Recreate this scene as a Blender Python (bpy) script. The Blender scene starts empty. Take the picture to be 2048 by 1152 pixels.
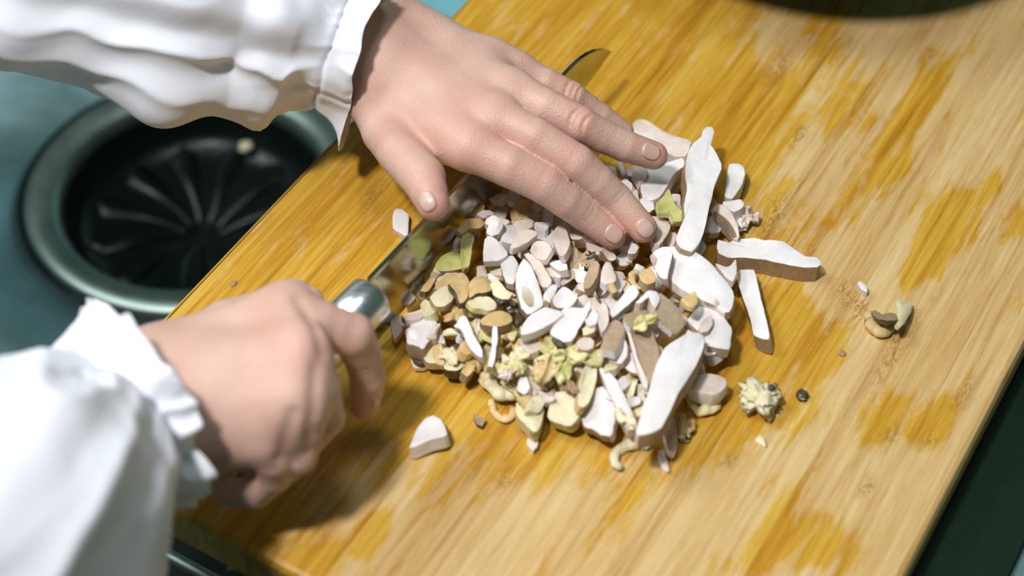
import bpy, bmesh, math, random
import numpy as np
from mathutils import Vector, noise as mnoise, Matrix

# ------------------------------------------------------------------ camera, world, lights, exposure
SC = bpy.context.scene
COL = SC.collection
CAMH, FPX = .55, 3500.0
PITCH = math.radians(48.46)
CP, SP = math.cos(PITCH), math.sin(PITCH)
cam_data = bpy.data.cameras.new('camera')
cam = bpy.data.objects.new('camera', cam_data)
COL.objects.link(cam)
cam.location = (0, 0, CAMH)
cam.rotation_euler = (math.pi / 2 - PITCH, 0, 0)
cam_data.sensor_width = 36
cam_data.lens = FPX / 2048 * 36
cam_data.clip_start = .01
cam_data.dof.use_dof = True
cam_data.dof.focus_distance = .735
cam_data.dof.aperture_fstop = 4.5
cam_data.dof.aperture_blades = 7
SC.camera = cam

world = bpy.data.worlds.new('world'); SC.world = world
world.use_nodes = True
bg = world.node_tree.nodes['Background']
bg.inputs[0].default_value = (.50, .86, .70, 1)
bg.inputs[1].default_value = .095

def area(name, loc, target, size, power, col):
    l = bpy.data.lights.new(name, 'AREA'); l.shape = 'DISK'; l.size = size; l.energy = power; l.color = col
    o = bpy.data.objects.new(name, l); COL.objects.link(o); o.location = loc
    o.rotation_euler = (Vector(target) - Vector(loc)).to_track_quat('-Z', 'Y').to_euler()
    o['label'] = 'ceiling lamp or added fill light above the worktop and sink'; o['category'] = 'lamp'
    return o
area('ceiling_and_fill_lamp', (-.42, .06, 1.33), (.0, .52, 0), .15, 17, (1.0, .975, .95))
area('ceiling_and_fill_lamp', (-.02, .45, 1.5), (.05, .55, 0), .30, 3.6, (.93, .97, 1.0))
area('ceiling_and_fill_lamp', (-.95, .75, 1.3), (-.35, .7, 0), .5, 9, (.86, .97, 1.0))  # added fill that brightens the sink, not a lamp of the room

SC.view_settings.view_transform = 'Standard'
SC.view_settings.look = 'None'
SC.view_settings.gamma = 1
SC.view_settings.use_curve_mapping = False
SC.view_settings.exposure = 0.08

# ------------------------------------------------------------------ measuring helpers (photo -> place)
EYE = np.array([0, 0, CAMH])
def ray(x, y):
    a = x - 1024.; b = y - 576.
    d = np.array([a, -b * SP + FPX * CP, -b * CP - FPX * SP])
    return d / np.linalg.norm(d)
def W(x, y, z=0.):
    d = ray(x, y)
    return EYE + d * ((z - CAMH) / d[2])
def pix(P):
    q = np.asarray(P, float) - EYE
    F = q[..., 1] * CP - q[..., 2] * SP
    U = q[..., 1] * SP + q[..., 2] * CP
    return 1024 + FPX * q[..., 0] / F, 576 - FPX * U / F
def mpp(P):                                     # metres per pixel at a point
    q = np.asarray(P, float) - EYE
    return (q[1] * CP - q[2] * SP) / FPX
D1 = np.array([3125., 5277., 0]); D1 /= np.linalg.norm(D1)
D2 = np.array([-D1[1], D1[0], 0])
C0 = W(86, 882, 0)
def BW(u, v, z=0.): return C0 + D1 * u + D2 * v + np.array([0, 0, z])
BROT = math.atan2(D1[1], D1[0])

# ------------------------------------------------------------------ material helpers
def mat(name):
    m = bpy.data.materials.new(name); m.use_nodes = True
    nt = m.node_tree
    return m, nt, nt.nodes['Principled BSDF']
def N(nt, t, **kw):
    n = nt.nodes.new(t)
    for k, v in kw.items():
        if k in ('operation', 'blend_type', 'data_type', 'attribute_name', 'noise_dimensions', 'wave_type', 'bands_direction', 'feature', 'attribute_type'):
            setattr(n, k, v)
        else:
            n.inputs[k].default_value = v
    return n
def ramp(nt, fac, stops, interp='LINEAR'):
    r = nt.nodes.new('ShaderNodeValToRGB'); r.color_ramp.interpolation = interp
    e = r.color_ramp.elements
    while len(e) < len(stops): e.new(.5)
    for i, (p, c) in enumerate(stops):
        e[i].position = p; e[i].color = (*c, 1) if len(c) == 3 else c
    nt.links.new(fac, r.inputs[0]); return r.outputs[0]
def g(v): return (v, v, v)
def mix(nt, a, b, fac, mode='MIX'):
    n = nt.nodes.new('ShaderNodeMix'); n.data_type = 'RGBA'; n.blend_type = mode
    for s, v in ((n.inputs[0], fac), (n.inputs[6], a), (n.inputs[7], b)):
        if hasattr(v, 'type') and hasattr(v, 'is_linked'): nt.links.new(v, s)
        elif isinstance(v, (int, float)): s.default_value = v
        else: s.default_value = (*v, 1)
    return n.outputs[2]
def mth(nt, op, a, b=0., c=None):
    n = nt.nodes.new('ShaderNodeMath'); n.operation = op
    for i, v in enumerate((a, b) if c is None else (a, b, c)):
        if hasattr(v, 'is_linked'): nt.links.new(v, n.inputs[i])
        else: n.inputs[i].default_value = v
    return n.outputs[0]
def coords(nt, kind='Object', scale=(1, 1, 1)):
    t = nt.nodes.new('ShaderNodeTexCoord'); mp = nt.nodes.new('ShaderNodeMapping')
    mp.inputs['Scale'].default_value = scale
    nt.links.new(t.outputs[kind], mp.inputs[0]); return mp.outputs[0]
def nz(nt, vec, scale, detail=3, rough=.55, dist=0.):
    n = nt.nodes.new('ShaderNodeTexNoise'); nt.links.new(vec, n.inputs['Vector'])
    n.inputs['Scale'].default_value = scale; n.inputs['Detail'].default_value = detail
    n.inputs['Roughness'].default_value = rough; n.inputs['Distortion'].default_value = dist
    return n.outputs['Fac']
def bump(nt, bsdf, h, strength, dist):
    b = nt.nodes.new('ShaderNodeBump'); b.inputs['Strength'].default_value = strength
    b.inputs['Distance'].default_value = dist
    nt.links.new(h, b.inputs['Height']); nt.links.new(b.outputs[0], bsdf.inputs['Normal'])

def simple(name, col, rough=.5, metal=0., **kw):
    m, nt, b = mat(name)
    b.inputs['Base Color'].default_value = (*col, 1); b.inputs['Roughness'].default_value = rough
    b.inputs['Metallic'].default_value = metal
    for k, v in kw.items(): b.inputs[k].default_value = v
    return m

# steel, brushed
def steel(name, col, rough, sc=(1, 1, 1), bmp=.0):
    m, nt, b = mat(name)
    c = coords(nt, 'Object', sc)
    n1 = nz(nt, c, 60, 4)
    nt.links.new(mix(nt, tuple(x * .82 for x in col), col, n1), b.inputs['Base Color'])
    b.inputs['Metallic'].default_value = 1
    nt.links.new(mth(nt, 'MULTIPLY_ADD', n1, .15, rough - .07), b.inputs['Roughness'])
    if bmp: bump(nt, b, nz(nt, c, 200, 3), bmp, .0003)
    return m
M_SINK = steel('sink_steel', (.40, .62, .66), .44, (1, 1, 1), .15)
M_RIM = steel('rim_steel', (.30, .36, .34), .40)
M_FLANGE = steel('flange_steel', (.27, .33, .30), .42)
M_HANDLE = steel('handle_steel', (.80, .84, .86), .30, (.3, 8, 8))
M_RUBBER_SHADE = simple('black_rubber_and_shade', (.002, .005, .004), .30, 0, **{'Specular IOR Level': .28})
M_STONE_SHADE, nt, b = mat('black_worktop_and_shade')
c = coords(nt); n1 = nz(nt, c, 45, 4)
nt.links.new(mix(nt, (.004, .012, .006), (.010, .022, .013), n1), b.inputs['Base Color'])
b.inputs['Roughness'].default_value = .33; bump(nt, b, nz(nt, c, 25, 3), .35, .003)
M_BLADE, nt, b = mat('blade_steel')
c = coords(nt, 'Object', (1, 1, 1)); n1 = nz(nt, c, 90, 4, .6)
nt.links.new(mix(nt, (.36, .37, .33), (.60, .61, .57), n1), b.inputs['Base Color'])
b.inputs['Metallic'].default_value = 1
nt.links.new(mth(nt, 'MULTIPLY_ADD', n1, .22, .08), b.inputs['Roughness'])

# bamboo: position-wide grain so that the strips differ but share their wear
M_BAMBOO, nt, b = mat('bamboo')
geo = nt.nodes.new('ShaderNodeNewGeometry')
mp = nt.nodes.new('ShaderNodeMapping'); mp.vector_type = 'TEXTURE'
mp.inputs['Rotation'].default_value = (0, 0, BROT)
mp.inputs['Location'].default_value = tuple(C0)
nt.links.new(geo.outputs['Position'], mp.inputs[0])
def scaled(v, s):
    q = nt.nodes.new('ShaderNodeVectorMath'); q.operation = 'MULTIPLY'
    nt.links.new(v, q.inputs[0]); q.inputs[1].default_value = s; return q.outputs[0]
oi = nt.nodes.new('ShaderNodeObjectInfo')
off = nt.nodes.new('ShaderNodeCombineXYZ'); nt.links.new(mth(nt, 'MULTIPLY', oi.outputs['Random'], 7.0), off.inputs[0])
addv = nt.nodes.new('ShaderNodeVectorMath'); addv.operation = 'ADD'
nt.links.new(mp.outputs[0], addv.inputs[0]); nt.links.new(off.outputs[0], addv.inputs[1])
P = addv.outputs[0]
broad = nz(nt, scaled(P, (5, 90, 30)), 1.0, 3, .55, .4)
fine = nz(nt, scaled(P, (16, 420, 150)), 1.0, 5, .68, .25)
vfine = nz(nt, scaled(P, (60, 2600, 800)), 1.0, 3, .6)
wetat = nt.nodes.new('ShaderNodeAttribute'); wetat.attribute_name = 'wet'
ragged = nz(nt, scaled(mp.outputs[0], (34, 150, 60)), 1.0, 6, .68, .4)
wf = mth(nt, 'ADD', wetat.outputs['Fac'], mth(nt, 'MULTIPLY_ADD', ragged, 1.7, -.85))
wet = ramp(nt, wf, [(.36, g(0)), (.62, g(1))])
tone = mth(nt, 'ADD', mth(nt, 'MULTIPLY', broad, .45), mth(nt, 'MULTIPLY_ADD', fine, .75, -.10))
tone = mth(nt, 'ADD', tone, mth(nt, 'MULTIPLY_ADD', oi.outputs['Random'], .14, -.07))
dry = ramp(nt, tone, [(.30, (.44, .24, .075)), (.45, (.57, .36, .14)), (.60, (.66, .46, .215)), (.72, (.72, .54, .29))])
wetc = ramp(nt, tone, [(.28, (.30, .12, .012)), (.42, (.47, .22, .018)), (.55, (.58, .325, .036)), (.72, (.66, .43, .095))])
colr = mix(nt, dry, wetc, wet)
line = ramp(nt, vfine, [(.30, g(.72)), (.46, g(1))])
colr = mix(nt, colr, line, .75, 'MULTIPLY')
scuff = ramp(nt, nz(nt, scaled(mp.outputs[0], (160, 420, 100)), 1.0, 4, .7, 1.2), [(.60, g(0)), (.72, g(1))])
stain = nt.nodes.new('ShaderNodeAttribute'); stain.attribute_name = 'stain'
sf = mth(nt, 'MULTIPLY', stain.outputs['Fac'], ramp(nt, nz(nt, scaled(mp.outputs[0], (200, 500, 100)), 1.0, 3, .6, 1.5), [(.42, g(0)), (.6, g(1))]))
colr = mix(nt, colr, (.34, .17, .035), sf)
nt.links.new(colr, b.inputs['Base Color'])
nt.links.new(mth(nt, 'MULTIPLY_ADD', wet, -.16, .50), b.inputs['Roughness'])
b.inputs['Specular IOR Level'].default_value = .35
bump(nt, b, mth(nt, 'ADD', fine, mth(nt, 'MULTIPLY', vfine, .6)), .22, .0006)

# skin
M_SKIN, nt, b = mat('skin')
c = coords(nt, 'Object')
at = nt.nodes.new('ShaderNodeAttribute'); at.attribute_name = 'red'
n1 = nz(nt, c, 55, 4); n2 = nz(nt, c, 420, 3)
base = mix(nt, (.59, .355, .285), (.65, .425, .35), ramp(nt, n1, [(.35, g(0)), (.65, g(1))]))
base = mix(nt, base, (.66, .27, .215), at.outputs['Fac'])
nt.links.new(base, b.inputs['Base Color'])
b.inputs['Roughness'].default_value = .48
b.inputs['Specular IOR Level'].default_value = .42
b.inputs['Subsurface Weight'].default_value = .12
b.inputs['Subsurface Radius'].default_value = (1, .35, .2)
b.inputs['Subsurface Scale'].default_value = .004
vo = nt.nodes.new('ShaderNodeTexVoronoi'); nt.links.new(c, vo.inputs['Vector']); vo.inputs['Scale'].default_value = 1100
bump(nt, b, mth(nt, 'ADD', mth(nt, 'MULTIPLY', n2, .25), mth(nt, 'MULTIPLY', vo.outputs['Distance'], .6)), .45, .0005)
M_NAIL = simple('fingernail', (.63, .415, .35), .34, 0, **{'Specular IOR Level': .6})

# cloth
M_CLOTH, nt, b = mat('white_cotton')
c = coords(nt, 'Object')
b.inputs['Base Color'].default_value = (.80, .81, .90, 1)
b.inputs['Roughness'].default_value = .8
b.inputs['Sheen Weight'].default_value = .15
b.inputs['Subsurface Weight'].default_value = .15
b.inputs['Subsurface Radius'].default_value = (1, 1, 1); b.inputs['Subsurface Scale'].default_value = .004
bump(nt, b, nz(nt, c, 1500, 2), .1, .0003)

# mushroom flesh & skin
def flesh(name, c1, c2, edge=None, sc=160, rough=.55, gill=False):
    m, nt, b = mat(name)
    c = coords(nt, 'Object'); oi = nt.nodes.new('ShaderNodeObjectInfo')
    n1 = nz(nt, c, sc, 4, .6, .4)
    col = mix(nt, c1, c2, ramp(nt, n1, [(.35, g(0)), (.7, g(1))]))
    if edge:
        n3 = nz(nt, c, sc * .6, 3, .6, 1.)
        col = mix(nt, col, edge, ramp(nt, n3, [(.56, g(0)), (.66, g(1))]))
    if gill:
        wv = nt.nodes.new('ShaderNodeTexWave'); nt.links.new(c, wv.inputs[0]); wv.inputs['Scale'].default_value = 320
        wv.inputs['Distortion'].default_value = 1.5; wv.inputs['Detail'].default_value = 2
        col = mix(nt, col, tuple(x * .55 for x in c2), mth(nt, 'MULTIPLY', wv.outputs['Fac'], .6))
    v = mth(nt, 'MULTIPLY_ADD', oi.outputs['Random'], .16, .90)
    hs = nt.nodes.new('ShaderNodeHueSaturation'); nt.links.new(col, hs.inputs['Color']); nt.links.new(v, hs.inputs['Value'])
    nt.links.new(hs.outputs[0], b.inputs['Base Color'])
    b.inputs['Roughness'].default_value = rough
    b.inputs['Subsurface Weight'].default_value = .2
    b.inputs['Subsurface Radius'].default_value = (1, .7, .5); b.inputs['Subsurface Scale'].default_value = .002
    bump(nt, b, nz(nt, c, 900, 3), .25, .0005)
    return m
F_WHITE = flesh('mushroom_flesh', (.80, .74, .73), (.86, .83, .86))
F_PINK = flesh('mushroom_flesh_pinkish', (.70, .56, .48), (.80, .71, .67))
F_CREAM = flesh('mushroom_flesh_cream', (.74, .64, .38), (.80, .75, .58), (.58, .36, .12))
F_YELLOW = flesh('mushroom_flesh_yellow', (.66, .56, .22), (.74, .69, .42), (.34, .22, .06))
F_ORANGE = flesh('mushroom_flesh_ochre', (.62, .40, .15), (.74, .58, .33), (.24, .11, .035))
F_GREEN = flesh('mushroom_flesh_greenish', (.40, .40, .10), (.60, .58, .26), (.16, .14, .04))
S_TAN = flesh('mushroom_skin_tan', (.33, .215, .12), (.42, .29, .175), None, 500, .6)
S_TAUPE = flesh('mushroom_skin_taupe', (.37, .26, .17), (.46, .34, .24), None, 500, .6)
S_DARK = flesh('mushroom_skin_dark', (.035, .028, .02), (.12, .085, .05), None, 300, .4)
G_GILL = flesh('mushroom_gills', (.52, .36, .22), (.66, .50, .34), None, 300, .6, True)

# ------------------------------------------------------------------ mesh helpers
def link(name, me, mats, parent=None, loc=None, smooth=False):
    if not isinstance(mats, (list, tuple)): mats = [mats]
    me.name = name
    for m in mats: me.materials.append(m)
    if smooth:
        me.polygons.foreach_set('use_smooth', [True] * len(me.polygons))
    o = bpy.data.objects.new(name, me); COL.objects.link(o)
    if loc is not None: o.location = loc
    if parent is not None: o.parent = parent
    return o
def tag(o, label=None, cat=None, group=None, kind=None):
    if label: o['label'] = label
    if cat: o['category'] = cat
    if group: o['group'] = group
    if kind: o['kind'] = kind
    return o
def pym(vs, fs):
    me = bpy.data.meshes.new('m'); me.from_pydata([tuple(map(float, v)) for v in vs], [], fs); me.update(); return me
def empty(name, loc=(0, 0, 0)):
    o = bpy.data.objects.new(name, None); COL.objects.link(o); o.location = loc; o.empty_display_size = .02; return o
def bm_mesh(bm):
    me = bpy.data.meshes.new('m'); bmesh.ops.recalc_face_normals(bm, faces=bm.faces); bm.to_mesh(me); bm.free(); return me

def box_uv(bm, u0, u1, v0, v1, z0, z1):        # box in board-aligned coordinates
    vs = [bm.verts.new(BW(u, v, z)) for z in (z0, z1) for (u, v) in ((u0, v0), (u1, v0), (u1, v1), (u0, v1))]
    for f in ((3, 2, 1, 0), (4, 5, 6, 7), (0, 1, 5, 4), (1, 2, 6, 5), (2, 3, 7, 6), (3, 0, 4, 7)):
        bm.faces.new([vs[i] for i in f])

# ------------------------------------------------------------------ worktop, sink
SU0, SU1, SV0, SV1 = -.0055, .60, -.16, .62     # sink opening
ZW = -.021
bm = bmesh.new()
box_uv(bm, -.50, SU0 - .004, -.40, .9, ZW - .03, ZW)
box_uv(bm, SU0 - .004, .9, -.344, SV0 - .004, ZW - .03, ZW)  # right strip: black put in where the steel sink lies in shade
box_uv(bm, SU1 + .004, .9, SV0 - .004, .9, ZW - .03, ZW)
wt = link('worktop', bm_mesh(bm), M_STONE_SHADE); tag(wt, 'black glossy worktop at the front, its right strip added for the shaded sink', 'worktop', kind='structure')
bm = bmesh.new(); box_uv(bm, -.50, .9, -.62, -.346, ZW - .03, ZW + .001)
pn = link('steel_counter', bm_mesh(bm), M_SINK); tag(pn, 'stainless steel counter to the right of the black strip', 'counter', kind='structure')

def rrect(u0, u1, v0, v1, r, n=6):
    pts = []
    for (cu, cv, a0) in ((u1 - r, v1 - r, 0), (u0 + r, v1 - r, 90), (u0 + r, v0 + r, 180), (u1 - r, v0 + r, 270)):
        for i in range(n + 1):
            a = math.radians(a0 + 90 * i / n); pts.append((cu + r * math.cos(a), cv + r * math.sin(a)))
    return pts
sink = empty('kitchen_sink', BW(.3, .2, -.17)); tag(sink, 'stainless steel kitchen sink basin under the left of the board', 'sink')
SINKZ = -.16
def rel(P, o): return tuple(np.asarray(P) - np.asarray(o.location))
vs, fs = [], []
prof = [(0, ZW), (.002, ZW - .006), (.004, SINKZ + .04)] + [(.004 + .036 * (1 - math.cos(math.radians(a))), SINKZ + .04 - .04 * math.sin(math.radians(a))) for a in (20, 40, 60, 80, 90)]
for (ins, z) in prof:
    for (u, v) in rrect(SU0 + ins, SU1 - ins, SV0 + ins, SV1 - ins, .045): vs.append(rel(BW(u, v, z), sink))
n = 28
for k in range(len(prof) - 1):
    for i in range(n): fs.append((k * n + i, k * n + (i + 1) % n, (k + 1) * n + (i + 1) % n, (k + 1) * n + i))
# floor with a round hole for the drain
DC = W(388, 380, SINKZ); DR = .0945
def ruv(P): q = P - C0; return q @ D1, q @ D2
last = (len(prof) - 1) * n
bm = bmesh.new()
orim = [bm.verts.new(rel(BW(u, v, SINKZ), sink)) for (u, v) in rrect(SU0 + .04, SU1 - .04, SV0 + .04, SV1 - .04, .045)]
irim = [bm.verts.new(rel(DC + np.array([DR * math.cos(a), DR * math.sin(a), 0]), sink)) for a in np.linspace(0, 2 * math.pi, 96, endpoint=False)]
ed = [bm.edges.new((q[k], q[(k + 1) % len(q)])) for q in (orim, irim) for k in range(len(q))]
bmesh.ops.triangle_fill(bm, edges=ed, use_beauty=True, normal=(0, 0, 1))
base = len(vs); bm.verts.index_update()
vs += [tuple(v.co) for v in bm.verts]; fs += [tuple(base + v.index for v in f.verts) for f in bm.faces]; bm.free()
bo = link('basin', pym(vs, fs), M_SINK, sink, smooth=True)
s_ = bo.modifiers.new('thick', 'SOLIDIFY'); s_.thickness = .001; s_.offset = -1
# rim
vs, fs = [], []
pr = [(-.0045, ZW - .002), (-.004, ZW + .0008), (-.001, ZW + .0012), (.0005, ZW), (.0008, ZW - .004)]
for (ins, z) in pr:
    for (u, v) in rrect(SU0 + ins, SU1 - ins, SV0 + ins, SV1 - ins, .045): vs.append(rel(BW(u, v, z), sink))
for k in range(len(pr) - 1):
    for i in range(n): fs.append((k * n + i, k * n + (i + 1) % n, (k + 1) * n + (i + 1) % n, (k + 1) * n + i))
link('rim', pym(vs, fs), M_RIM, sink, smooth=True)

def lathe(profile, seg=72, cen=(0, 0, 0), closed=False, wob=None):
    vs, fs = [], []
    for (r, z) in profile:
        for i in range(seg):
            a = 2 * math.pi * i / seg
            vs.append((cen[0] + r * math.cos(a), cen[1] + r * math.sin(a), cen[2] + z + (wob(r, a) if wob else 0)))
    m = len(profile)
    for k in range(m - 1 + (1 if closed else 0)):
        for i in range(seg):
            a, b_ = k * seg, ((k + 1) % m) * seg
            fs.append((a + i, a + (i + 1) % seg, b_ + (i + 1) % seg, b_ + i))
    return pym(vs, fs)
drain = empty('sink_drain', DC); tag(drain, 'round drain with wide steel ring and black ribbed rubber splash guard in the sink floor', 'drain')
link('flange', lathe([(.0955, -.004), (.0955, .0015), (.093, .0035), (.088, .0042), (.080, .0030), (.0765, .0005), (.0745, -.006), (.0745, -.012), (.09, -.012)], 96), M_FLANGE, drain, smooth=True)
link('gasket', lathe([(.0955, -.004), (.0985, -.003), (.0992, .0012), (.0975, .0022), (.0957, .0012)], 96), M_RUBBER_SHADE, drain, smooth=True)
link('bowl', lathe([(.0752, -.004), (.0735, -.010), (.070, -.020), (.066, -.026), (.052, -.029), (.03, -.031), (.012, -.036), (.0, -.038)], 96), M_RUBBER_SHADE, drain, smooth=True)
for k in range(12):                              # raised curved lobes of the splash guard
    a0 = 2 * math.pi * (k + .35) / 12
    vs, fs = [], []
    nr, nc = 14, 8
    for i in range(nr + 1):
        t = i / nr; r = .010 + .054 * t
        wid = .0020 + .0105 * t ** .9 * (1 if t < .86 else math.sqrt(max(0, 1 - ((t - .86) / .14) ** 2)) * .9 + .1)
        for j in range(nc + 1):
            q = (j / nc - .5) * 2
            a = a0 + .12 * math.sin(t * 2.2)
            x = r * math.cos(a) - q * wid * math.sin(a); y = r * math.sin(a) + q * wid * math.cos(a)
            z = -.030 + (-.006 * (1 - t)) + .0060 * (1 - q * q) ** .7 * math.sin(min(1, t * 1.3) * math.pi * .62)
            vs.append((x, y, z))
    for i in range(nr):
        for j in range(nc):
            q = i * (nc + 1) + j; fs.append((q, q + 1, q + nc + 2, q + nc + 1))
    link('petal', pym(vs, fs), M_RUBBER_SHADE, drain, smooth=True)

bm = bmesh.new(); box_uv(bm, .04, .16, -.12, .075, SINKZ + .0005, SINKZ + .004)  # dark sheet added on the sink floor to imitate the shade there
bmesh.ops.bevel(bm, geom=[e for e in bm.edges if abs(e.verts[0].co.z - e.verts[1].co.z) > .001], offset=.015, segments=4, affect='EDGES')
sm = link('sink_shade_sheet', bm_mesh(bm), M_RUBBER_SHADE); tag(sm, 'black sheet added on the sink floor as shade below the front of the board', 'added shade sheet')

# ------------------------------------------------------------------ cutting board of bamboo strips
def blob(x, y, cx, cy, rx, ry, rot=0.):
    c_, s_ = math.cos(rot), math.sin(rot)
    dx, dy = x - cx, y - cy
    a = (dx * c_ + dy * s_) / rx; b_ = (-dx * s_ + dy * c_) / ry
    return np.exp(-(a * a + b_ * b_) ** 1.5)
GA = math.radians(-58)
def wetness(x, y):
    w = .72 - .50 * np.clip((x - 1420 + (y - 400) * .02) / 330, 0, 1)
    w -= .40 * np.clip((y - 850) / 160, 0, 1) * np.clip((x - 560) / 100, 0, 1)
    w = np.maximum(w, .08)
    w += .35 * np.clip((y - 560) / 60, 0, 1) * np.clip((1750 - x) / 250, 0, 1) * np.clip((900 - y) / 90, 0, 1) * .55
    for (cx, cy, rx, ry, s) in ((1850, 180, 100, 42, .75), (1700, 200, 95, 45, .45), (1900, 435, 70, 62, .8), (1850, 520, 75, 38, .75), (1660, 60, 70, 40, .25), (1760, 330, 120, 60, .5),
                                (1960, 90, 40, 25, .2), (1990, 360, 45, 22, .6), (2035, 440, 60, 30, .5), (2020, 620, 30, 16, .4), (1766, 850, 75, 42, .8), (1870, 850, 75, 42, .8),
                                (1560, 1020, 75, 40, .75), (1625, 1085, 85, 50, .8), (1525, 1110, 70, 45, .75), (1700, 1110, 70, 40, .6), (1794, 1008, 26, 13, .7), (1560, 640, 70, 60, .5),
                                (745, 1062, 62, 30, .8), (640, 1120, 60, 40, .5), (1250, 1010, 90, 30, .35), (1040, 1000, 160, 50, .25), (1660, 700, 90, 40, .3), (1500, 250, 220, 90, .25)):
        w = w + .8 * s * blob(x, y, cx, cy, rx, ry, GA)
    for (cx, cy, rx, ry, s) in ((1640, 330, 50, 60, .35), (1560, 90, 60, 50, .35), (1690, 560, 80, 70, .3), (1130, 780, 10, 10, .0), (1000, 1080, 120, 60, .25), (1300, 1120, 140, 50, .3)):
        w = w - s * blob(x, y, cx, cy, rx, ry, GA)
    return np.clip(w, 0, 1)
STAINS = ((1855, 110, 22, 14), (1560, 135, 40, 14), (1595, 270, 26, 14), (1545, 440, 60, 26), (1480, 375, 30, 12), (1690, 590, 30, 30), (1720, 620, 30, 14), (1790, 700, 80, 18), (1735, 975, 30, 16),
          (1460, 925, 22, 14), (1780, 870, 28, 16), (1860, 880, 25, 16), (740, 395, 40, 14), (1930, 790, 40, 18), (1010, 960, 30, 14), (1545, 155, 20, 14))
def stainness(x, y):
    s = x * 0
    for (cx, cy, rx, ry) in STAINS: s = s + blob(x, y, cx, cy, rx * 1.1, ry, GA)
    return np.clip(s, 0, 1)
board = empty('cutting_board', BW(.25, -.156, -.02))
tag(board, 'large golden bamboo cutting board lying across the sink, marked with worn pale patches', 'cutting board')
rs = random.Random(4)
BWID, BLEN, BTH = .3124, .53, .020
edges = [0.]
while edges[-1] < BWID - .012: edges.append(edges[-1] + rs.uniform(.011, .019))
edges[-1] = BWID
for k in range(len(edges) - 1):
    a, b_ = edges[k], edges[k + 1]
    nu = 220; gap = .00002
    ins = [a + gap, a + gap + .0003] + [a + (b_ - a) * t for t in (.2, .4, .6, .8)] + [b_ - gap - .0003, b_ - gap]
    zz = [-.00004, 0, 0, 0, 0, 0, 0, -.00004]
    if k == 0: ins = [a, a + .0012, a + .003] + ins[2:]; zz = [-.003, -.0008, 0] + zz[2:]
    if k == len(edges) - 2: ins = ins[:-2] + [b_ - .003, b_ - .0012, b_]; zz = zz[:-2] + [0, -.0008, -.003]
    us = np.linspace(0, BLEN, nu + 1)
    us = np.concatenate([[0, .0012, .003], us[2:]]); uz = np.zeros(len(us)); uz[0] = -.003; uz[1] = -.0008
    nv = len(ins); vs = []
    for ui, u in enumerate(us):
        for vi, v in enumerate(ins): vs.append(BW(u, -v, min(zz[vi], uz[ui])))
    fs = []; nu1 = len(us)
    for i in range(nu1 - 1):
        for j in range(nv - 1):
            q = i * nv + j; fs.append((q, q + 1, q + nv + 1, q + nv))
    top = np.array(vs)
    # sides and bottom
    border = [j for j in range(nv)] + [i * nv + nv - 1 for i in range(1, nu1)] + [(nu1 - 1) * nv + j for j in range(nv - 2, -1, -1)] + [i * nv for i in range(nu1 - 2, 0, -1)]
    nb = len(vs)
    for q in border: vs.append((top[q][0], top[q][1], -BTH))
    m_ = len(border)
    for i in range(m_): fs.append((border[i], nb + i, nb + (i + 1) % m_, border[(i + 1) % m_]))
    fs.append(tuple(nb + i for i in range(m_ - 1, -1, -1)))
    me = pym(np.array(vs) - np.array(board.location), fs)
    X, Y = pix(np.array(vs))
    me.attributes.new('wet', 'FLOAT', 'POINT').data.foreach_set('value', wetness(X, Y).astype(np.float32))
    me.attributes.new('stain', 'FLOAT', 'POINT').data.foreach_set('value', stainness(X, Y).astype(np.float32))
    bm = bmesh.new(); bm.from_mesh(me); bmesh.ops.recalc_face_normals(bm, faces=bm.faces); bm.to_mesh(me); bm.free()
    link('bamboo_strip', me, M_BAMBOO, board)

# round bowl standing on the board past the top of the picture: only its shadow falls into view
bw = W(1745, 38, 0) + np.array([-.034, .084, 0])
bo = link('unseen_mixing_bowl', lathe([(.0, .001), (.045, .0), (.048, .002), (.075, .02), (.100, .045), (.118, .075), (.121, .076), (.119, .073), (.101, .047), (.07, .022), (.03, .006), (0, .005)], 64), M_RUBBER_SHADE, loc=bw, smooth=True)
tag(bo, 'unseen dark mixing bowl beyond the top edge, casting the rounded shadow on the board', 'bowl')

# ------------------------------------------------------------------ knife
KA0 = W(744, 552, .042); KT = W(1130, 148, .042) - KA0; KT /= np.linalg.norm(KT)
KN = np.cross([0, 0, 1.], KT)                     # to the far-left side
knife = empty('kitchen_knife', tuple(KA0)); tag(knife, 'chef knife with a wide shiny steel blade and round metal handle', 'knife')
spine = [(-.002, .0425), (.03, .0425), (.09, .0425), (.1393, .0428), (.1474, .0428), (.1537, .0422), (.1601, .0405), (.1666, .0376), (.1733, .0336), (.1785, .0290), (.1803, .0268)]
edge_ = [(-.002, .0022), (.03, .0055), (.09, .0120), (.1393, .0182), (.1474, .0193), (.1537, .0200), (.1601, .0210), (.1666, .0221), (.1733, .0235), (.1785, .0252), (.1803, .0262)]
vs, fs = [], []
for (s1, z1), (s2, z2) in zip(spine, edge_):
    for t, hw in ((0, .0009), (.04, .0010), (.35, .0009), (.75, .0006), (1, .00005)):
        s = s1 + (s2 - s1) * t; z = z1 + (z2 - z1) * t
        for sg in (1, -1):
            vs.append(KT * s + KN * hw * sg + np.array([0, 0, z - .042]))
for i in range(len(spine) - 1):
    for j in range(4):
        q = i * 10 + j * 2; r = q + 10
        fs += [(q, q + 2, r + 2, r), (q + 1, r + 1, r + 3, q + 3)]
    q = i * 10; fs += [(q + 1, q, q + 10, q + 11), (q + 8, q + 9, q + 19, q + 18)]
for e in (0, len(spine) - 1):
    for j in range(4):
        q = e * 10 + j * 2; fs.append((q, q + 1, q + 3, q + 2))
bm = bmesh.new(); bm.from_mesh(pym(vs, fs))
link('blade', bm_mesh(bm), M_BLADE, knife)
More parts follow.
